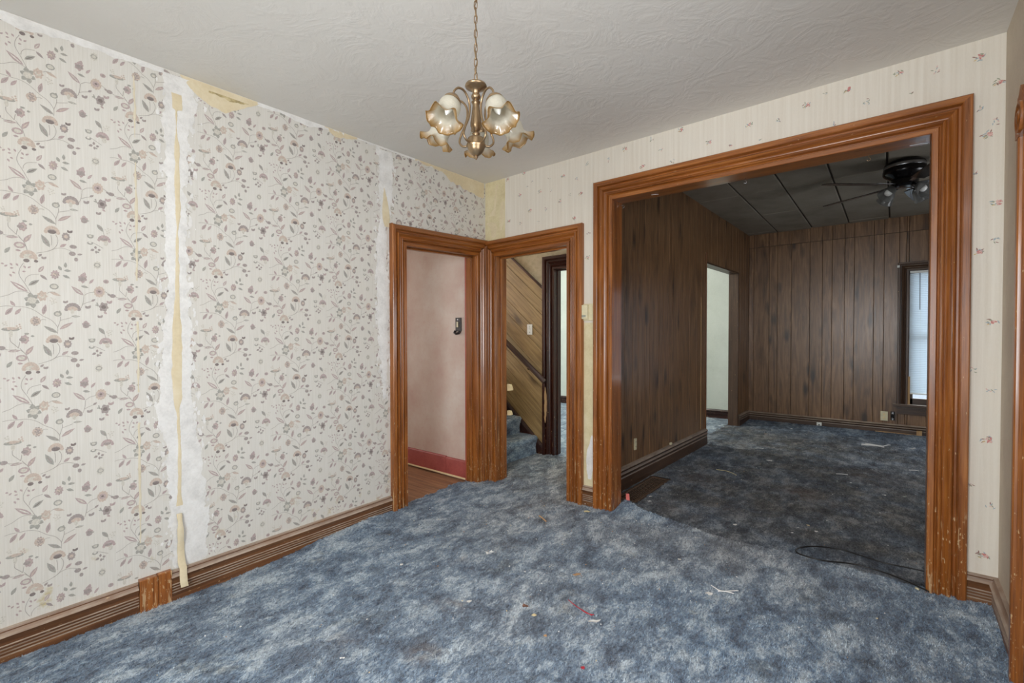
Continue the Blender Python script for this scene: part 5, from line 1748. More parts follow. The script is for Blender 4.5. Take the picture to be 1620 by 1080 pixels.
tag(grid_mesh('carpet', .95, 4.75, -.05, 4.28, .0125, back_keep, back_h, back_d, M['carpet_back']),
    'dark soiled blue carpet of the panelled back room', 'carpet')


def white_keep(x, y):
    return (y > HY + .0) & (y < 4.235) & (x < 1.02 + (y - 1.5) * .03) & (x > -4.2) & ~((y < HY + .125) & ((x < HO[0]) | (x > HO[1])))


tag(grid_mesh('carpet', -4.22, 1.08, 1.04, 4.24, .03, white_keep, lambda X, Y: nfl(X, Y) + .004 + fuzz(X, Y, .01, .004), lambda X, Y: .15 + 0 * X, M['carpet']),
    'blue carpet of the white room glimpsed past the dark door frame', 'carpet')


# upright pile of the carpets: short leaning tufts
def pile(parent, name, n, x0, x1, y0, y1, keep, hfn, dfn, mat, ln=.011, wd=.0034, seed=5):
    g = np.random.default_rng(seed)
    x = g.uniform(x0, x1, n); y = g.uniform(y0, y1, n)
    k = keep(x, y)
    x, y = x[k], y[k]
    n = len(x)
    z = hfn(x, y) - .001
    d = np.clip(dfn(x, y), 0, 1)
    a = g.normal(0.9, 1.0, n)                       # nap mostly runs one way
    lean = g.uniform(.35, 1.15, n)
    L = ln * g.uniform(.6, 1.35, n)
    dx, dy = np.cos(a), np.sin(a)
    b = a + np.pi / 2 + g.normal(0, .6, n)
    w = wd * g.uniform(.6, 1.3, n) / 2
    v = np.empty((n, 3, 3))
    v[:, 0] = np.stack([x - w * np.cos(b), y - w * np.sin(b), z], -1)
    v[:, 1] = np.stack([x + w * np.cos(b), y + w * np.sin(b), z], -1)
    v[:, 2] = np.stack([x + L * lean * dx, y + L * lean * dy, z + L * np.clip(1.25 - .6 * lean, .3, 1)], -1)
    me = bpy.data.meshes.new(name)
    me.vertices.add(3 * n); me.vertices.foreach_set('co', v.ravel())
    me.loops.add(3 * n); me.loops.foreach_set('vertex_index', np.arange(3 * n, dtype=np.int32))
    me.polygons.add(n); me.polygons.foreach_set('loop_start', np.arange(0, 3 * n, 3, dtype=np.int32))
    me.update(calc_edges=True)
    at = me.attributes.new('dirt', 'FLOAT', 'POINT')
    at.data.foreach_set('value', np.repeat(d, 3).astype(np.float32))
    at = me.attributes.new('stain', 'FLOAT', 'POINT')
    at.data.foreach_set('value', np.repeat(stain(x, y), 3).astype(np.float32))
    me.materials.append(mat)
    o = link(name, me, parent)
    o['kind'] = 'stuff'
    return o


C_ALL = [o for o in COL.objects if o.name.startswith('carpet') and o.type == 'MESH' and o.parent is None]
pile(C_ALL[0], 'carpet_pile', 330000, -.20, 3.25, -3.15, 1.05, front_keep, front_h, front_d, M['tuft'], seed=5)
pile(C_ALL[1], 'carpet_pile', 130000, 1.10, 3.6, -.02, 4.28, back_keep, back_h, back_d, M['tuft_back'], .008, .0034, 6)

# ------------------------------------------------------------------ chandelier
CH = Vector((1.623, -1.800, 0))
ch = tag(empty('chandelier', (CH.x, CH.y, 2.300)), 'brass chandelier with five frosted ruffled glass shades on a chain', 'chandelier')
Zc = 2.300
mb = MB(); mb.lathe([(.004, .012), (.010, .010), (.012, .004), (.026, .002), (.040, -.002), (.0425, -.008), (.041, -.012), (.034, -.016), (.022, -.021), (.014, -.028), (.012, -.040)], 28)
smooth_by_angle(mb.build('canopy_plate', M['brass'], ch))
mb = MB(); mb.lathe([(.010, -.036), (.016, -.040), (.019, -.048), (.016, -.056), (.010, -.061), (.015, -.066), (.018, -.070), (.015, -.074), (.013, -.080), (.0145, -.10), (.018, -.125), (.0215, -.150), (.0215, -.162), (.016, -.174), (.010, -.180), (.012, -.186), (.016, -.190), (.012, -.196), (.010, -.202)], 24)
smooth_by_angle(mb.build('column', M['brass'], ch), 50)
mb = MB(); mb.lathe([(.010, -.198), (.020, -.202), (.031, -.208), (.0345, -.216), (.0345, -.231), (.037, -.233), (.0375, -.238), (.034, -.243), (.031, -.252), (.024, -.264), (.014, -.272), (.008, -.276)], 26)
smooth_by_angle(mb.build('body', M['brass'], ch), 50)
mb = MB(); mb.lathe([(.006, -.274), (.009, -.279), (.006, -.284), (.0035, -.288), (.001, -.291)], 14)
smooth_by_angle(mb.build('finial', M['brass'], ch))
# chain links up to the ceiling
mb = MB()
ring = []
for t in range(21):
    a = 2 * math.pi * t / 20
    ring.append((.0062 * math.cos(a), 0, .0135 * math.sin(a) + (.004 if math.sin(a) > 0 else -.004)))
mb.tube(ring, .0016, 6, cap=False)
lk = None
zz = .028
k = 0
ctop = ce(CH.x, CH.y) - Zc
while zz < ctop - .02:
    o = mb.build('chain_link', M['brass'], ch, smooth=True) if lk is None else lk.copy()
    if lk is None:
        lk = o
    else:
        COL.objects.link(o); o.parent = ch
    o.location = (0, 0, zz)
    o.rotation_euler = (.06 * math.sin(k * 2.1), 0, k * math.pi / 2 + .5)
    zz += .0275
    k += 1
mb = MB()
mb.tube([(.004 * math.sin(t * 1.7), .004 * math.cos(t * 1.3), .01 + (ctop - .01) * t / 24) for t in range(25)], .0017, 6)
mb.build('lamp_cord', M['brass'], ch, smooth=True)
mb = MB(); mb.lathe([(.060, 0), (.058, -.006), (.040, -.018), (.016, -.026), (.006, -.034)], 24)
smooth_by_angle(mb.build('ceiling_rose', M['brass'], ch, loc=(0, 0, ctop + .002)))

# shade mesh: bell with a ruffled rim; local -z is the opening
def ruffle_mesh(name, prof, seg, waves, amp, mat, thick=.0016):
    v, f, at = [], [], []
    n = len(prof)
    for side in (0, 1):
        for (r, z_, wv) in prof:
            for k_ in range(seg):
                a = 2 * math.pi * k_ / seg
                c = math.cos(waves * a)
                rr_ = r - side * thick + amp * wv * .45 * c
                v.append((rr_ * math.cos(a), rr_ * math.sin(a), z_ + amp * wv * (.75 * c + .25 * math.cos(2 * waves * a + .6))))
                at.append(wv)
    for side in (0, 1):
        b = side * n * seg
        for i in range(n - 1):
            for k_ in range(seg):
                q = (b + i * seg + k_, b + i * seg + (k_ + 1) % seg, b + (i + 1) * seg + (k_ + 1) % seg, b + (i + 1) * seg + k_)
                f.append(q if side else q[::-1])
    e = (n - 1) * seg
    for k_ in range(seg):
        f.append((e + k_, e + (k_ + 1) % seg, n * seg + e + (k_ + 1) % seg, n * seg + e + k_))
    me = bpy.data.meshes.new(name)
    me.from_pydata(v, [], f)
    A = me.attributes.new('rim', 'FLOAT', 'POINT')
    A.data.foreach_set('value', at)
    me.materials.append(mat)
    me.polygons.foreach_set('use_smooth', [True] * len(me.polygons))
    me.update()
    return me


shade_me = ruffle_mesh('glass_shade', [(.021, .000, 0), (.028, -.004, 0), (.036, -.013, 0), (.040, -.027, 0), (.040, -.044, 0), (.038, -.058, .05), (.039, -.070, .18), (.044, -.080, .40), (.052, -.089, .70), (.060, -.095, .92), (.066, -.099, 1.0)], 72, 6, .0125, M['shade'])
mb = MB(); mb.lathe([(.006, .026), (.013, .024), (.020, .017), (.0265, .008), (.0315, .001), (.0345, -.006), (.0335, -.010)], 20)
fit0 = smooth_by_angle(mb.build('fitter', M['brass'], None)); fit_me = fit0.data; bpy.data.objects.remove(fit0)
mb = MB(); mb.lathe([(.009, .0), (.009, -.014), (.011, -.022), (.014, -.034), (.0135, -.044), (.008, -.058), (.003, -.066), (.0005, -.069)], 14)
b0 = smooth_by_angle(mb.build('bulb', M['bulb'], None)); bulb_me = b0.data; bpy.data.objects.remove(b0)
toC = math.atan2(CAM.y - CH.y, CAM.x - CH.x)
TILT = math.radians(27)
for dg in (-41, 31, 103, 175, 247):
    a = toC + math.radians(dg)
    er = Vector((math.cos(a), math.sin(a), 0))
    path = curve([(.030, 0, -.232), (.055, 0, -.232), (.070, 0, -.214), (.062, 0, -.185), (.045, 0, -.150), (.036, 0, -.112), (.042, 0, -.078), (.066, 0, -.054), (.096, 0, -.054), (.118, 0, -.072), (.126, 0, -.088)], 6)
    mb = MB(); mb.tube(path, .0042, 10)
    arm = mb.build('arm', M['brass'], ch, Matrix.Rotation(a, 4, 'Z'), smooth=True)
    fx = Matrix.Translation((.130, 0, -.114)) @ Matrix.Rotation(-TILT, 4, 'Y')
    link('fitter', fit_me, arm, fx)
    link('glass_shade', shade_me, arm, fx @ Matrix.Translation((0, 0, -.002)) @ Matrix.Rotation(dg * .3, 4, 'Z'))
    link('bulb', bulb_me, arm, fx @ Matrix.Translation((0, 0, -.004)))

# ------------------------------------------------------------------ ceiling fan
FC = (2.93, 2.10)
fz = bce(FC[1]) + .004
fan = tag(empty('ceiling_fan', (FC[0], FC[1], fz)), 'black ceiling fan with light kit hanging in the panelled back room', 'ceiling fan')
mb = MB(); mb.lathe([(.10, 0), (.115, -.010), (.135, -.02), (.142, -.035), (.142, -.07), (.148, -.078), (.148, -.105), (.140, -.118), (.120, -.135), (.10, -.15), (.08, -.165)], 36)
smooth_by_angle(mb.build('motor_housing', M['black_metal'], fan), 45)
mb = MB(); mb.lathe([(.143, -.040), (.1445, -.043), (.1445, -.062), (.143, -.065)], 36, cap=False)
smooth_by_angle(mb.build('chrome_band', M['chrome'], fan))
mb = MB(); mb.lathe([(.09, -.160), (.095, -.17), (.095, -.205), (.075, -.22), (.06, -.225)], 30)
smooth_by_angle(mb.build('switch_housing', M['black_metal'], fan), 45)
pts = []
for t in range(9):
    a = math.pi / 2 - math.pi * t / 8
    pts.append((.66 + .04 * math.cos(a), .066 * math.sin(a)))
outl = [(.20, .046), (.32, .056), (.55, .066)] + pts + [(.55, -.066), (.32, -.056), (.20, -.046)]
for dg in (149, 221, 293, 5, 77):
    mb = MB()
    mb.rings([[(x_, y_, -.003) for x_, y_ in outl], [(x_, y_, .003) for x_, y_ in outl]])
    Mb = Matrix.Rotation(math.radians(dg), 4, 'Z') @ Matrix.Translation((0, 0, -.205)) @ Matrix.Rotation(math.radians(-11), 4, 'X')
    bl_ = mb.build('fan_blade', M['blade'], fan, Mb)
    mb = MB()
    mb.rings([[(.07, -.012, .004), (.07, .012, .004), (.07, .012, .012), (.07, -.012, .012)], [(.16, -.02, .004), (.16, .02, .004), (.16, .02, .010), (.16, -.02, .010)], [(.26, -.038, .004), (.26, .038, .004), (.26, .038, .009), (.26, -.038, .009)]])
    mb.build('blade_bracket', M['chrome'], bl_)
fs_me = ruffle_mesh('fan_glass', [(.022, 0, 0), (.030, -.006, 0), (.036, -.02, 0), (.044, -.045, .0), (.054, -.075, .2), (.060, -.090, .5), (.064, -.098, .8)], 40, 8, .003, M['fan_shade'])
for dg in (228, 318, 48, 138):
    a = math.radians(dg)
    mb = MB(); mb.tube(curve([(.05, 0, -.215), (.085, 0, -.222), (.105, 0, -.235)], 5), .011, 10)
    arm = mb.build('lamp_arm', M['black_metal'], fan, Matrix.Rotation(a, 4, 'Z'), smooth=True)
    fx = Matrix.Translation((.112, 0, -.240)) @ Matrix.Rotation(-math.radians(48), 4, 'Y')
    link('fan_glass', fs_me, arm, fx)
    mb = MB(); mb.lathe([(.012, 0), (.013, -.02), (.026, -.045), (.029, -.06), (.024, -.075), (.008, -.085)], 16)
    smooth_by_angle(mb.build('bulb', M['bulb'], arm, fx))
mb = MB(); mb.tube([(.04, -.05, -.22), (.04, -.052, -.34)], .0012, 5); mb.build('pull_chain', M['chrome'], fan)

# ------------------------------------------------------------------ wall fittings
def rbox(mb, lo, hi, c=.002, axis=1, mi=0):
    """box with its front face (low end of the axis) chamfered; axis 1 = faces -y, axis 0 = faces +x"""
    (a, b, z0), (d, e, z1) = lo, hi
    mb.rings([[(a, e, z0), (d, e, z0), (d, e, z1), (a, e, z1)], [(a, b + c, z0), (d, b + c, z0), (d, b + c, z1), (a, b + c, z1)], [(a + c, b, z0 + c), (d - c, b, z0 + c), (d - c, b, z1 - c), (a + c, b, z1 - c)]], mi)


th = tag(empty('thermostat', (1.052, -.001, 1.436)), 'cream thermostat on the wall strip between the two openings', 'thermostat')
mb = MB(); rbox(mb, (-.018, -.014, 0), (.075, 0, .128), .003); mb.build('back_plate', M['ivory'], th)
mb = MB(); rbox(mb, (-.030, -.034, .012), (.030, -.013, .120), .004); mb.build('cover', M['ivory'], th)
mb = MB(); rbox(mb, (-.018, -.0355, .026), (.016, -.033, .042), .0008); mb.build('display', M['grey_lcd'], th)
mb = MB(); rbox(mb, (.040, -.018, .05), (.060, -.013, .112), .001); mb.build('lever_slot', M['ivory'], th)

sw = tag(empty('light_switch', (-.285, HY - .0125, 1.385)), 'white light switch plate on the knotty diagonal boards', 'light switch')
mb = MB(); rbox(mb, (-.036, -.006, -.058), (.036, 0, .058), .002); mb.build('cover_plate', M['white_plastic'], sw)
mb = MB(); rbox(mb, (-.006, -.014, -.004), (.006, -.005, .016), .002); mb.build('toggle', M['white_plastic'], sw)
for zz in (-.03, .03):
    mb = MB(); mb.lathe([(.003, 0), (.003, .0012), (.001, .0018)], 8); mb.build('screw', M['chrome'], sw, Matrix.Translation((0, -.006, zz)) @ Matrix.Rotation(math.pi / 2, 4, 'X'))

bsw = tag(empty('uncovered_switch', (-.287, -.060, 1.41)), 'black uncovered switch box on the faded pink wall', 'light switch')
mb = MB(); rbox(mb, (-.034, -.016, -.05), (.036, 0, .078), .003); mb.build('switch_body', M['black_plastic'], bsw)
mb = MB(); rbox(mb, (-.012, -.024, -.012), (.008, -.015, .040), .003); mb.build('toggle', M['ivory'], bsw)
mb = MB(); mb.tube([(-.03, -.018, -.045), (-.034, -.026, -.062), (-.012, -.024, -.072), (.02, -.022, -.066), (.034, -.018, -.05)], .012, 8); mb.build('wire_bundle', M['black_plastic'], bsw, smooth=True)
mb = MB(); rbox(mb, (-.008, -.0185, .052), (.006, -.015, .068), .001); mb.build('mounting_screw', M['chrome'], bsw)

lo = tag(empty('wall_outlet'), 'bare outlet without cover low on the dark panelled left wall', 'outlet')
lo.matrix_basis = axes(lw(.575, .365, 0.0), BD, -BN, (0, 0, 1))
mb = MB(); rbox(mb, (-.017, -.012, -.05), (.017, 0, .05), .003); mb.build('receptacle', M['ivory'], lo)
for zz in (-.02, .02):
    for xx in (-.006, .006):
        mb = MB(); rbox(mb, (xx - .0012, -.0128, zz - .004), (xx + .0012, -.0118, zz + .004), .0002); mb.build('slot', M['black_plastic'], lo)
fo = tag(empty('wall_outlet', (2.785, FY, .305)), 'ivory outlet plate beside the window of the far wall', 'outlet')
mb = MB(); rbox(mb, (-.036, -.006, -.058), (.036, 0, .058), .002); mb.build('cover_plate', M['ivory'], fo)
for zz in (-.02, .02):
    mb = MB(); mb.rings([[(.014 * math.cos(t * math.pi / 8), -.006, zz + .014 * math.sin(t * math.pi / 8)) for t in range(16)], [(.014 * math.cos(t * math.pi / 8), -.009, zz + .014 * math.sin(t * math.pi / 8)) for t in range(16)]])
    mb.build('socket_face', M['cream'], fo)
jk = tag(empty('outlet_box', (2.866, FY, .315)), 'small open metal outlet box under the window sill corner', 'outlet')
mb = MB(); mb.box((-.020, -.004, -.055), (.020, 0, .055)); mb.build('box_back', M['black_metal'], jk)
for zz in (-.04, .034):
    mb = MB(); rbox(mb, (-.010, -.016, zz - .014), (.012, -.003, zz + .014), .003); mb.build('metal_tab', M['chrome'], jk)
ph = tag(empty('phone_jack', (2.11, FY - .024, .125)), 'small white jack box on the far baseboard', 'phone jack')
mb = MB(); rbox(mb, (-.028, -.022, -.02), (.028, 0, .022), .003); mb.build('housing', M['white_plastic'], ph)
mb = MB(); mb.box((-.008, -.0235, -.014), (.008, -.0215, -.002)); mb.build('socket', M['black_plastic'], ph)
pj = tag(empty('cable_clip'), 'tiny ivory clip on top of the dark baseboard', 'clip')
pj.matrix_basis = axes(lw(1.33, lfl(1.33) + .199, .012), BD, -BN, (0, 0, 1))
mb = MB(); rbox(mb, (-.014, -.012, -.004), (.014, .008, .016), .003); mb.build('clip_body', M['ivory'], pj)
mb = MB(); mb.tube([(-.012, -.004, .010), (0, -.006, .020), (.012, -.004, .010)], .003, 6); mb.build('clip_strap', M['ivory'], pj)
rs = tag(empty('wood_strip', (2.70, FY - .04, fl(2.9, FY) + .02)), 'loose pale wood strip lying along the far baseboard', 'wood strip')
mb = MB(); mb.rings([[(0, 0, 0), (0, .012, 0), (0, .012, .012), (0, 0, .010)], [(.21, .003, .001), (.21, .014, .001), (.21, .014, .014), (.21, .003, .012)], [(.40, 0, -.001), (.40, .012, -.001), (.40, .010, .010), (.40, 0, .008)]])
mb.build('strip', M['raw_wood'], rs)
rs2 = tag(empty('wood_block', (3.09, FY - .045, fl(3.1, FY) + .02)), 'small pinkish wood offcut at the end of the far baseboard', 'wood block')
mb = MB(); rbox(mb, (0, 0, 0), (.05, .03, .06), .003); mb.build('offcut', M['raw_wood'], rs2)

# screw hooks of the wide opening and nails of the far wall
def hook(label, M4, r=.012, mat='chrome'):
    e_ = tag(empty('screw_hook'), label, 'hook'); e_.matrix_basis = M4
    mb = MB(); mb.tube([(0, 0, 0), (0, 0, -.018)], .0016, 6); mb.build('shank', M[mat], e_)
    mb = MB(); mb.tube([(r * math.sin(t * .55), 0, -.018 - r + r * math.cos(t * .55)) for t in range(10)], .0016, 6); mb.build('hook_bend', M[mat], e_, smooth=True)


hook('metal screw hook at the top of the left jamb of the wide opening', Matrix.Translation((BO[0] + .006, .10, 2.300)) @ Matrix.Rotation(-.9, 4, 'Y'), .010)
hook('metal screw hook under the head of the wide opening, nearer the left jamb', Matrix.Translation((2.145, .092, 2.314)), .008)
hook('brass screw hook under the head of the wide opening, nearer the fan', Matrix.Translation((2.76, .11, 2.314)), .008, 'brass')
for lab, xx, yy, ln in (('pale torn tape under the head near the left jamb', 1.545, .06, .05), ('pale torn tape under the head near the right jamb', 2.93, .10, .07)):
    t_ = tag(empty('tape_scrap', (xx, yy, 2.3155)), lab, 'tape')
    mb = MB(); mb.rings([[(0, -.004, 0), (0, .004, 0), (0, .004, -.001), (0, -.004, -.001)], [(ln * .6, -.005, -.001), (ln * .6, .003, -.001), (ln * .6, .003, -.002), (ln * .6, -.005, -.002)], [(ln, -.003, -.006), (ln, .003, -.006), (ln, .003, -.007), (ln, -.003, -.007)]]); mb.build('tape', M['scrap'], t_)
nl = tag(empty('curtain_bracket', (2.905, FY - .036, 2.15)), 'small white bracket at the top corner of the far window casing', 'bracket')
mb = MB(); rbox(mb, (-.012, -.012, -.014), (.012, 0, .014), .003); mb.build('plate', M['white_plastic'], nl)
mb = MB(); mb.tube([(0, -.01, 0), (0, -.03, .002), (0, -.03, .012)], .003, 6); mb.build('arm', M['white_plastic'], nl)
for lab, z_, s_ in (('cream foam wedge poking out from behind the hall door jamb', .84, 1.0), ('smaller cream foam lump low behind the hall door jamb', .605, .7)):
    c_ = tag(empty('foam_wedge', (.155, .155, z_)), lab, 'foam')
    mb = MB(); mb.rings([[(-.03, 0, -.03 * s_), (-.03, .03, -.03 * s_), (-.03, .03, .032 * s_), (-.03, 0, .032 * s_)], [(.0, 0, -.026 * s_), (.0, .03, -.026 * s_), (.0, .03, .03 * s_), (.0, 0, .03 * s_)], [(.022 * s_, .004, -.022 * s_), (.022 * s_, .026, -.022 * s_), (.020 * s_, .026, -.004 * s_), (.020 * s_, .004, -.004 * s_)]])
    mb.build('foam', M['cream'], c_)

# ------------------------------------------------------------------ floor register
rg = tag(empty('floor_register', (1.252, .62, fl(1.25, .62) + .002)), 'rusty brown floor register along the panelled wall', 'floor register')
mb = MB()
a, b = .085, .36
for (q0, q1, q2, q3) in ((-a, a, -b, -b + .028), (-a, a, b - .028, b), (-a, -a + .022, -b + .028, b - .028), (a - .022, a, -b + .028, b - .028)):
    mb.rings([[(q0, q2, -.012), (q1, q2, -.012), (q1, q3, -.012), (q0, q3, -.012)], [(q0, q2, .003), (q1, q2, .003), (q1, q3, .003), (q0, q3, .003)], [(q0 + .003, q2 + .003, .006), (q1 - .003, q2 + .003, .006), (q1 - .003, q3 - .003, .006), (q0 + .003, q3 - .003, .006)]])
mb.build('frame', M['register'], rg)
mb = MB(); mb.box((-a + .01, -b + .01, -.013), (a - .01, b - .01, -.0005)); mb.build('duct_shade_plate', M['duct_shade'], rg)  # near-black plate close under the louvres stands in for the duct's shade
lv = None
mb = MB(); mb.box((-a + .02, -.004, -.002), (a - .02, .004, .0022))
for k in range(33):
    yy = -b + .040 + k * .030
    if yy > b - .03: break
    o = mb.build('louvre', M['register'], rg) if lv is None else lv.copy()
    if lv is None: lv = o
    else:
        COL.objects.link(o); o.parent = rg
    o.location = (0, yy, 0)
for xx in (-.035, 0, .035):
    mb = MB(); mb.box((xx - .003, -b + .02, -.002), (xx + .003, b - .02, .0026)); mb.build('cross_bar', M['register'], rg)

# ------------------------------------------------------------------ cable and litter on the carpets
def gz(x, y):
    x = np.array([x]); y = np.array([y])
    return x, y


def top(x, y):
    front = bool(front_keep(np.array([x]), np.array([y]))[0])
    X, Y = np.array([x]), np.array([y])
    st_ = nfl(X, Y)[0]
    return float(st_) + (.016 if front else .011)


cb_ = tag(empty('black_cable', (2.6, .1, top(2.6, .1))), 'thin black cable looped on the carpet by the right jamb', 'cable')
cp = [(3.04, .205), (2.95, .20), (2.849, .19), (2.74, .215), (2.644, .235), (2.522, .193), (2.446, .105), (2.457, .02), (2.574, .005), (2.711, .07), (2.85, .06), (2.952, .0), (3.02, -.048)]
mb = MB(); mb.tube(curve([(x_ - 2.6, y_ - .1, top(x_, y_) - top(2.6, .1) + .013) for x_, y_ in cp], 8), .0040, 8)
mb.build('cord', M['black_plastic'], cb_, smooth=True)
mb = MB(); mb.tube([(2.972 - 2.6, -.014 - .1, .008), (2.985 - 2.6, -.024 - .1, .008)], .0055, 8); mb.build('splice', M['ivory'], cb_, smooth=True)


def flake(name, label, cat, x, y, s, mat, seed, asp=1.0, curl=.25, group=None):
    r_ = random.Random(seed)
    e_ = tag(empty(name, (x, y, top(x, y) + .004), .69 + r_.uniform(-.35, .35)), label, cat, group)
    n = 9
    R = [s * r_.uniform(.55, 1.1) for _ in range(n)]
    ol = [(R[t] * math.cos(2 * math.pi * t / n), R[t] * asp * math.sin(2 * math.pi * t / n), curl * s * r_.uniform(0, 1)) for t in range(n)]
    mb = MB()
    c0 = (0, 0, .0015); c1 = (0, 0, 0)
    b_ = len(mb.v)
    mb.v += ol + [(p[0] * .97, p[1] * .97, p[2] - .0015) for p in ol] + [(0, 0, .0012), (0, 0, 0)]
    for t in range(n):
        u = (t + 1) % n
        mb.f += [(t, u, 2 * n), (n + u, n + t, 2 * n + 1), (t, n + t, n + u, u)]
        mb.mi += [0, 0, 0]
    mb.build('flake', mat, e_)
    return e_


def strand(name, label, cat, pts, r, mat, extra=None):
    x0, y0 = pts[0]
    e_ = tag(empty(name, (x0, y0, top(x0, y0))), label, cat)
    for k, ps in enumerate([pts] + (extra or [])):
        mb = MB(); mb.tube(curve([(a - x0, b - y0, top(a, b) - top(x0, y0) + .005 + .002 * math.sin(i * 2)) for i, (a, b) in enumerate(ps)], 6), r, 6)
        mb.build('strand', mat, e_, smooth=True)


W_, Yl = M['scrap'], M['yellow_scrap']
flake('paper_scrap', 'largest crumpled white paper scrap on the front carpet', 'paper scrap', 1.012, -1.058, .030, W_, 1, .7, .7)
flake('paper_scrap', 'flat white paper strip next to the red string', 'paper scrap', 1.83, -1.247, .034, W_, 2, .45)
flake('paint_chip', 'pale yellow paint chip in front of the casing between the openings', 'paint chip', 1.15, -.158, .034, Yl, 3, .55)
strand('wood_splinter', 'tan wood splinter on the carpet before the stair hall doorway', 'splinter', [(.912, -.42), (.96, -.445), (1.009, -.47)], .0045, M['tan_scrap'])
flake('paper_scrap', 'small white scrap left of the brown clump on the front carpet', 'paper scrap', 1.262, -1.481, .016, W_, 4)
strand('red_string', 'crimson string lying on the front carpet', 'string', [(1.644, -1.174), (1.68, -1.19), (1.716, -1.197), (1.77, -1.212), (1.807, -1.206)], .0019, M['red_scrap'], [[(1.70, -1.196), (1.76, -1.210), (1.80, -1.212)]])
strand('white_string', 'tangled white string on the carpet left of the black cable', 'string', [(2.159, -.617), (2.18, -.63), (2.21, -.636), (2.25, -.61), (2.282, -.588)], .0024, W_, [[(2.20, -.65), (2.24, -.632), (2.27, -.622)]])
flake('paper_scrap', 'white scrap beside the tangled white string', 'paper scrap', 2.173, -.70, .020, W_, 5, .7)
flake('leaf_scrap', 'tan leaf fragment in the middle of the front carpet', 'leaf', 1.549, -.944, .026, M['tan_scrap'], 6, .5, .1)
flake('lint_clump', 'brown clump of dirt on the front carpet', 'lint', 1.51, -1.349, .022, M['rust_stain'], 7, .8, .5)
flake('plaster_crumb', 'cream crumb beside the brown clump', 'crumb', 1.582, -1.374, .012, M['cream'], 8)
flake('plaster_crumb', 'tan crumb below the brown clump on the front carpet', 'crumb', 1.71, -1.461, .009, M['tan_scrap'], 9)
flake('pink_scrap', 'tiny magenta scrap nearest to the bottom of the picture', 'scrap', 1.94, -1.529, .010, M['red_scrap'], 10)
flake('paper_scrap', 'tiny white scrap on the carpet midway to the wide opening', 'paper scrap', 1.933, -.445, .011, W_, 11)
flake('paper_scrap', 'thin white sliver low at the left on the front carpet', 'paper scrap', 1.126, -2.092, .014, W_, 12, .35)
flake('paper_scrap', 'small white fleck left of the crumpled paper scrap', 'paper scrap', .688, -1.463, .012, W_, 13)
strand('paper_sliver', 'white paper sliver leaning where the carpet rides up the left baseboard', 'paper scrap', [(.10, -1.58), (.06, -1.55), (.045, -1.52)], .003, W_)
pt = tag(empty('tag', (1.31, .19, top(1.31, .19) + .05)), 'pink tag standing up by the left jamb of the wide opening', 'tag')
mb = MB(); mb.rings([[(-.014, 0, -.03), (.014, .004, -.03), (.014, .006, -.03), (-.014, .002, -.03)], [(-.016, -.004, .0), (.012, 0, .0), (.012, .002, .0), (-.016, -.002, .0)], [(-.012, -.010, .03), (.012, -.008, .034), (.012, -.006, .034), (-.012, -.008, .03)]]); mb.build('paper_tag', M['pink_tag'], pt)
flake('paper_scrap', 'white scrap nearest to the floor register corner', 'paper scrap', 1.386, .436, .018, W_, 15, .4)
flake('paper_scrap', 'grey white crumpled scrap in front of the floor register', 'paper scrap', 1.425, .33, .022, W_, 16, .6)
strand('yellow_strand', 'yellow straw on the back room carpet', 'straw', [(1.588, 1.485), (1.684, 1.482), (1.75, 1.45), (1.783, 1.414)], .003, Yl)
flake('paper_scrap', 'white square paper scrap in the middle of the back room carpet', 'paper scrap', 1.921, 2.097, .032, W_, 17, .9)
strand('paper_sliver', 'white sliver in the back room behind the square paper scrap', 'paper scrap', [(1.70, 2.56), (1.73, 2.58), (1.77, 2.60)], .004, W_)
strand('paper_sliver', 'white sliver on the back room carpet under the fan', 'paper scrap', [(2.482, 1.975), (2.52, 1.99), (2.564, 2.012)], .0035, W_)
flake('paper_scrap', 'tiny white scrap below the sliver under the fan', 'paper scrap', 2.602, 1.76, .010, W_, 18)
flake('paper_scrap', 'folded white scrap on the dark carpet toward the right jamb', 'paper scrap', 2.827, 1.549, .018, W_, 19, .7, .5)
flake('paper_scrap', 'dull grey scrap against the right jamb on the dark carpet', 'paper scrap', 2.95, 1.60, .020, M['grey_lcd'], 20, .6)
flake('plaster_crumb', 'white crumb just past the carpet seam left of the cable', 'crumb', 2.056, .264, .014, W_, 21)
flake('plaster_crumb', 'cream crumb behind the cable loop', 'crumb', 2.441, .543, .012, M['cream'], 22)
flake('plaster_crumb', 'white crumb left behind the cable loop', 'crumb', 2.378, .349, .010, W_, 23)
flake('plaster_crumb', 'white crumb right behind the cable loop', 'crumb', 2.496, .463, .012, W_, 24)
strand('twig_pile', 'pile of pale sticks on the blue strip before the far window', 'sticks', [(2.60, 3.44), (2.69, 3.43), (2.80, 3.40)], .004, W_, [[(2.63, 3.50), (2.72, 3.46), (2.80, 3.45)], [(2.79, 3.45), (2.83, 3.53), (2.85, 3.56)], [(2.60, 3.38), (2.68, 3.41), (2.76, 3.44)]])
flake('paper_scrap', 'crumpled white paper below the far window by the right jamb', 'paper scrap', 3.03, 3.44, .040, W_, 25, .6, .8)
strand('paper_sliver', 'white sliver on the back carpet close to the right jamb', 'paper scrap', [(2.99, 2.49), (3.03, 2.505), (3.06, 2.513)], .0035, W_)
flake('paper_scrap', 'white scrap in front of the far wall left of the jack box', 'paper scrap', 1.842, 3.911, .020, W_, 26, .6)
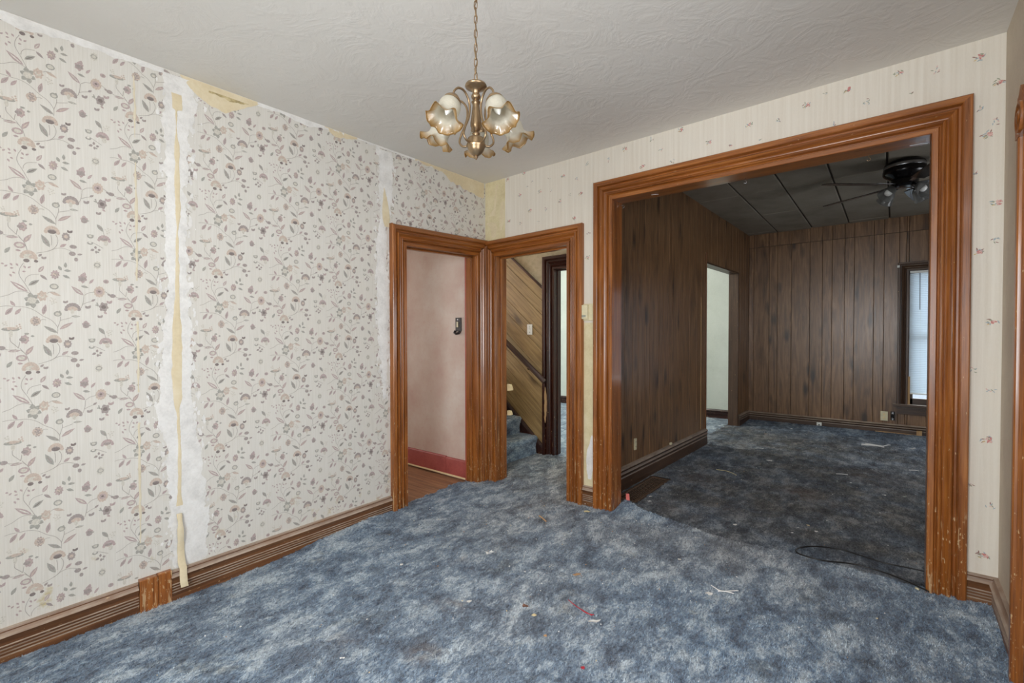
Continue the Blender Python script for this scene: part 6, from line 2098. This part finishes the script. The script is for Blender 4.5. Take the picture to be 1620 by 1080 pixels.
flake('paper_scrap', 'white scrap near the corner of the panelled walls', 'paper scrap', 1.661, 3.69, .018, W_, 27, .5)
flake('plaster_crumb', 'tan crumb near the panelled doorway', 'crumb', 1.636, 3.399, .018, M['tan_scrap'], 28)
flake('plaster_crumb', 'grey crumb in the back room left of the pile of sticks', 'crumb', 2.148, 3.271, .014, M['grey_lcd'], 29)
flake('plaster_crumb', 'white crumb on the carpet inside the panelled doorway', 'crumb', 1.02, 3.62, .012, W_, 30)
flake('paper_scrap', 'white scrap on the hall carpet beside the right door jamb', 'paper scrap', .80, .20, .024, W_, 31, .6)

# uncountable specks of lint and plaster
mb = MB()
r_ = random.Random(99)
for k in range(620):
    if k < 420:
        x_, y_ = r_.uniform(.15, 3.15), r_.uniform(-2.9, .0)
        if r_.random() < .5:
            x_, y_ = r_.gauss(.9, .5), r_.gauss(-.6, .5)
    else:
        x_, y_ = r_.uniform(1.35, 3.4), r_.uniform(.2, 4.1)
    if not (front_keep(np.array([x_]), np.array([y_]))[0] or back_keep(np.array([x_]), np.array([y_]))[0]): continue
    s_ = r_.choice((.002, .0025, .003, .004, .005))
    z_ = top(x_, y_) + .007
    a = r_.uniform(0, 3)
    c_, d_ = s_ * math.cos(a), s_ * math.sin(a)
    e_ = s_ * r_.uniform(.3, .9)
    mb.rings([[(x_ - c_, y_ - d_, z_), (x_ + d_ * e_ / s_, y_ - c_ * e_ / s_, z_), (x_ + c_, y_ + d_, z_), (x_ - d_ * e_ / s_, y_ + c_ * e_ / s_, z_)],
              [(x_ - c_ * .5, y_ - d_ * .5, z_ + s_ * .6), (x_ + d_ * .4, y_ - c_ * .4, z_ + s_ * .6), (x_ + c_ * .5, y_ + d_ * .5, z_ + s_ * .6), (x_ - d_ * .4, y_ + c_ * .4, z_ + s_ * .6)]], r_.choice((0, 0, 0, 1, 2)))
tag(mb.build('carpet_specks', [M['scrap'], M['cream'], M['tan_scrap']]), 'tiny pale specks of lint and plaster strewn over the carpets', 'lint', kind='stuff')

bpy.context.view_layer.update()
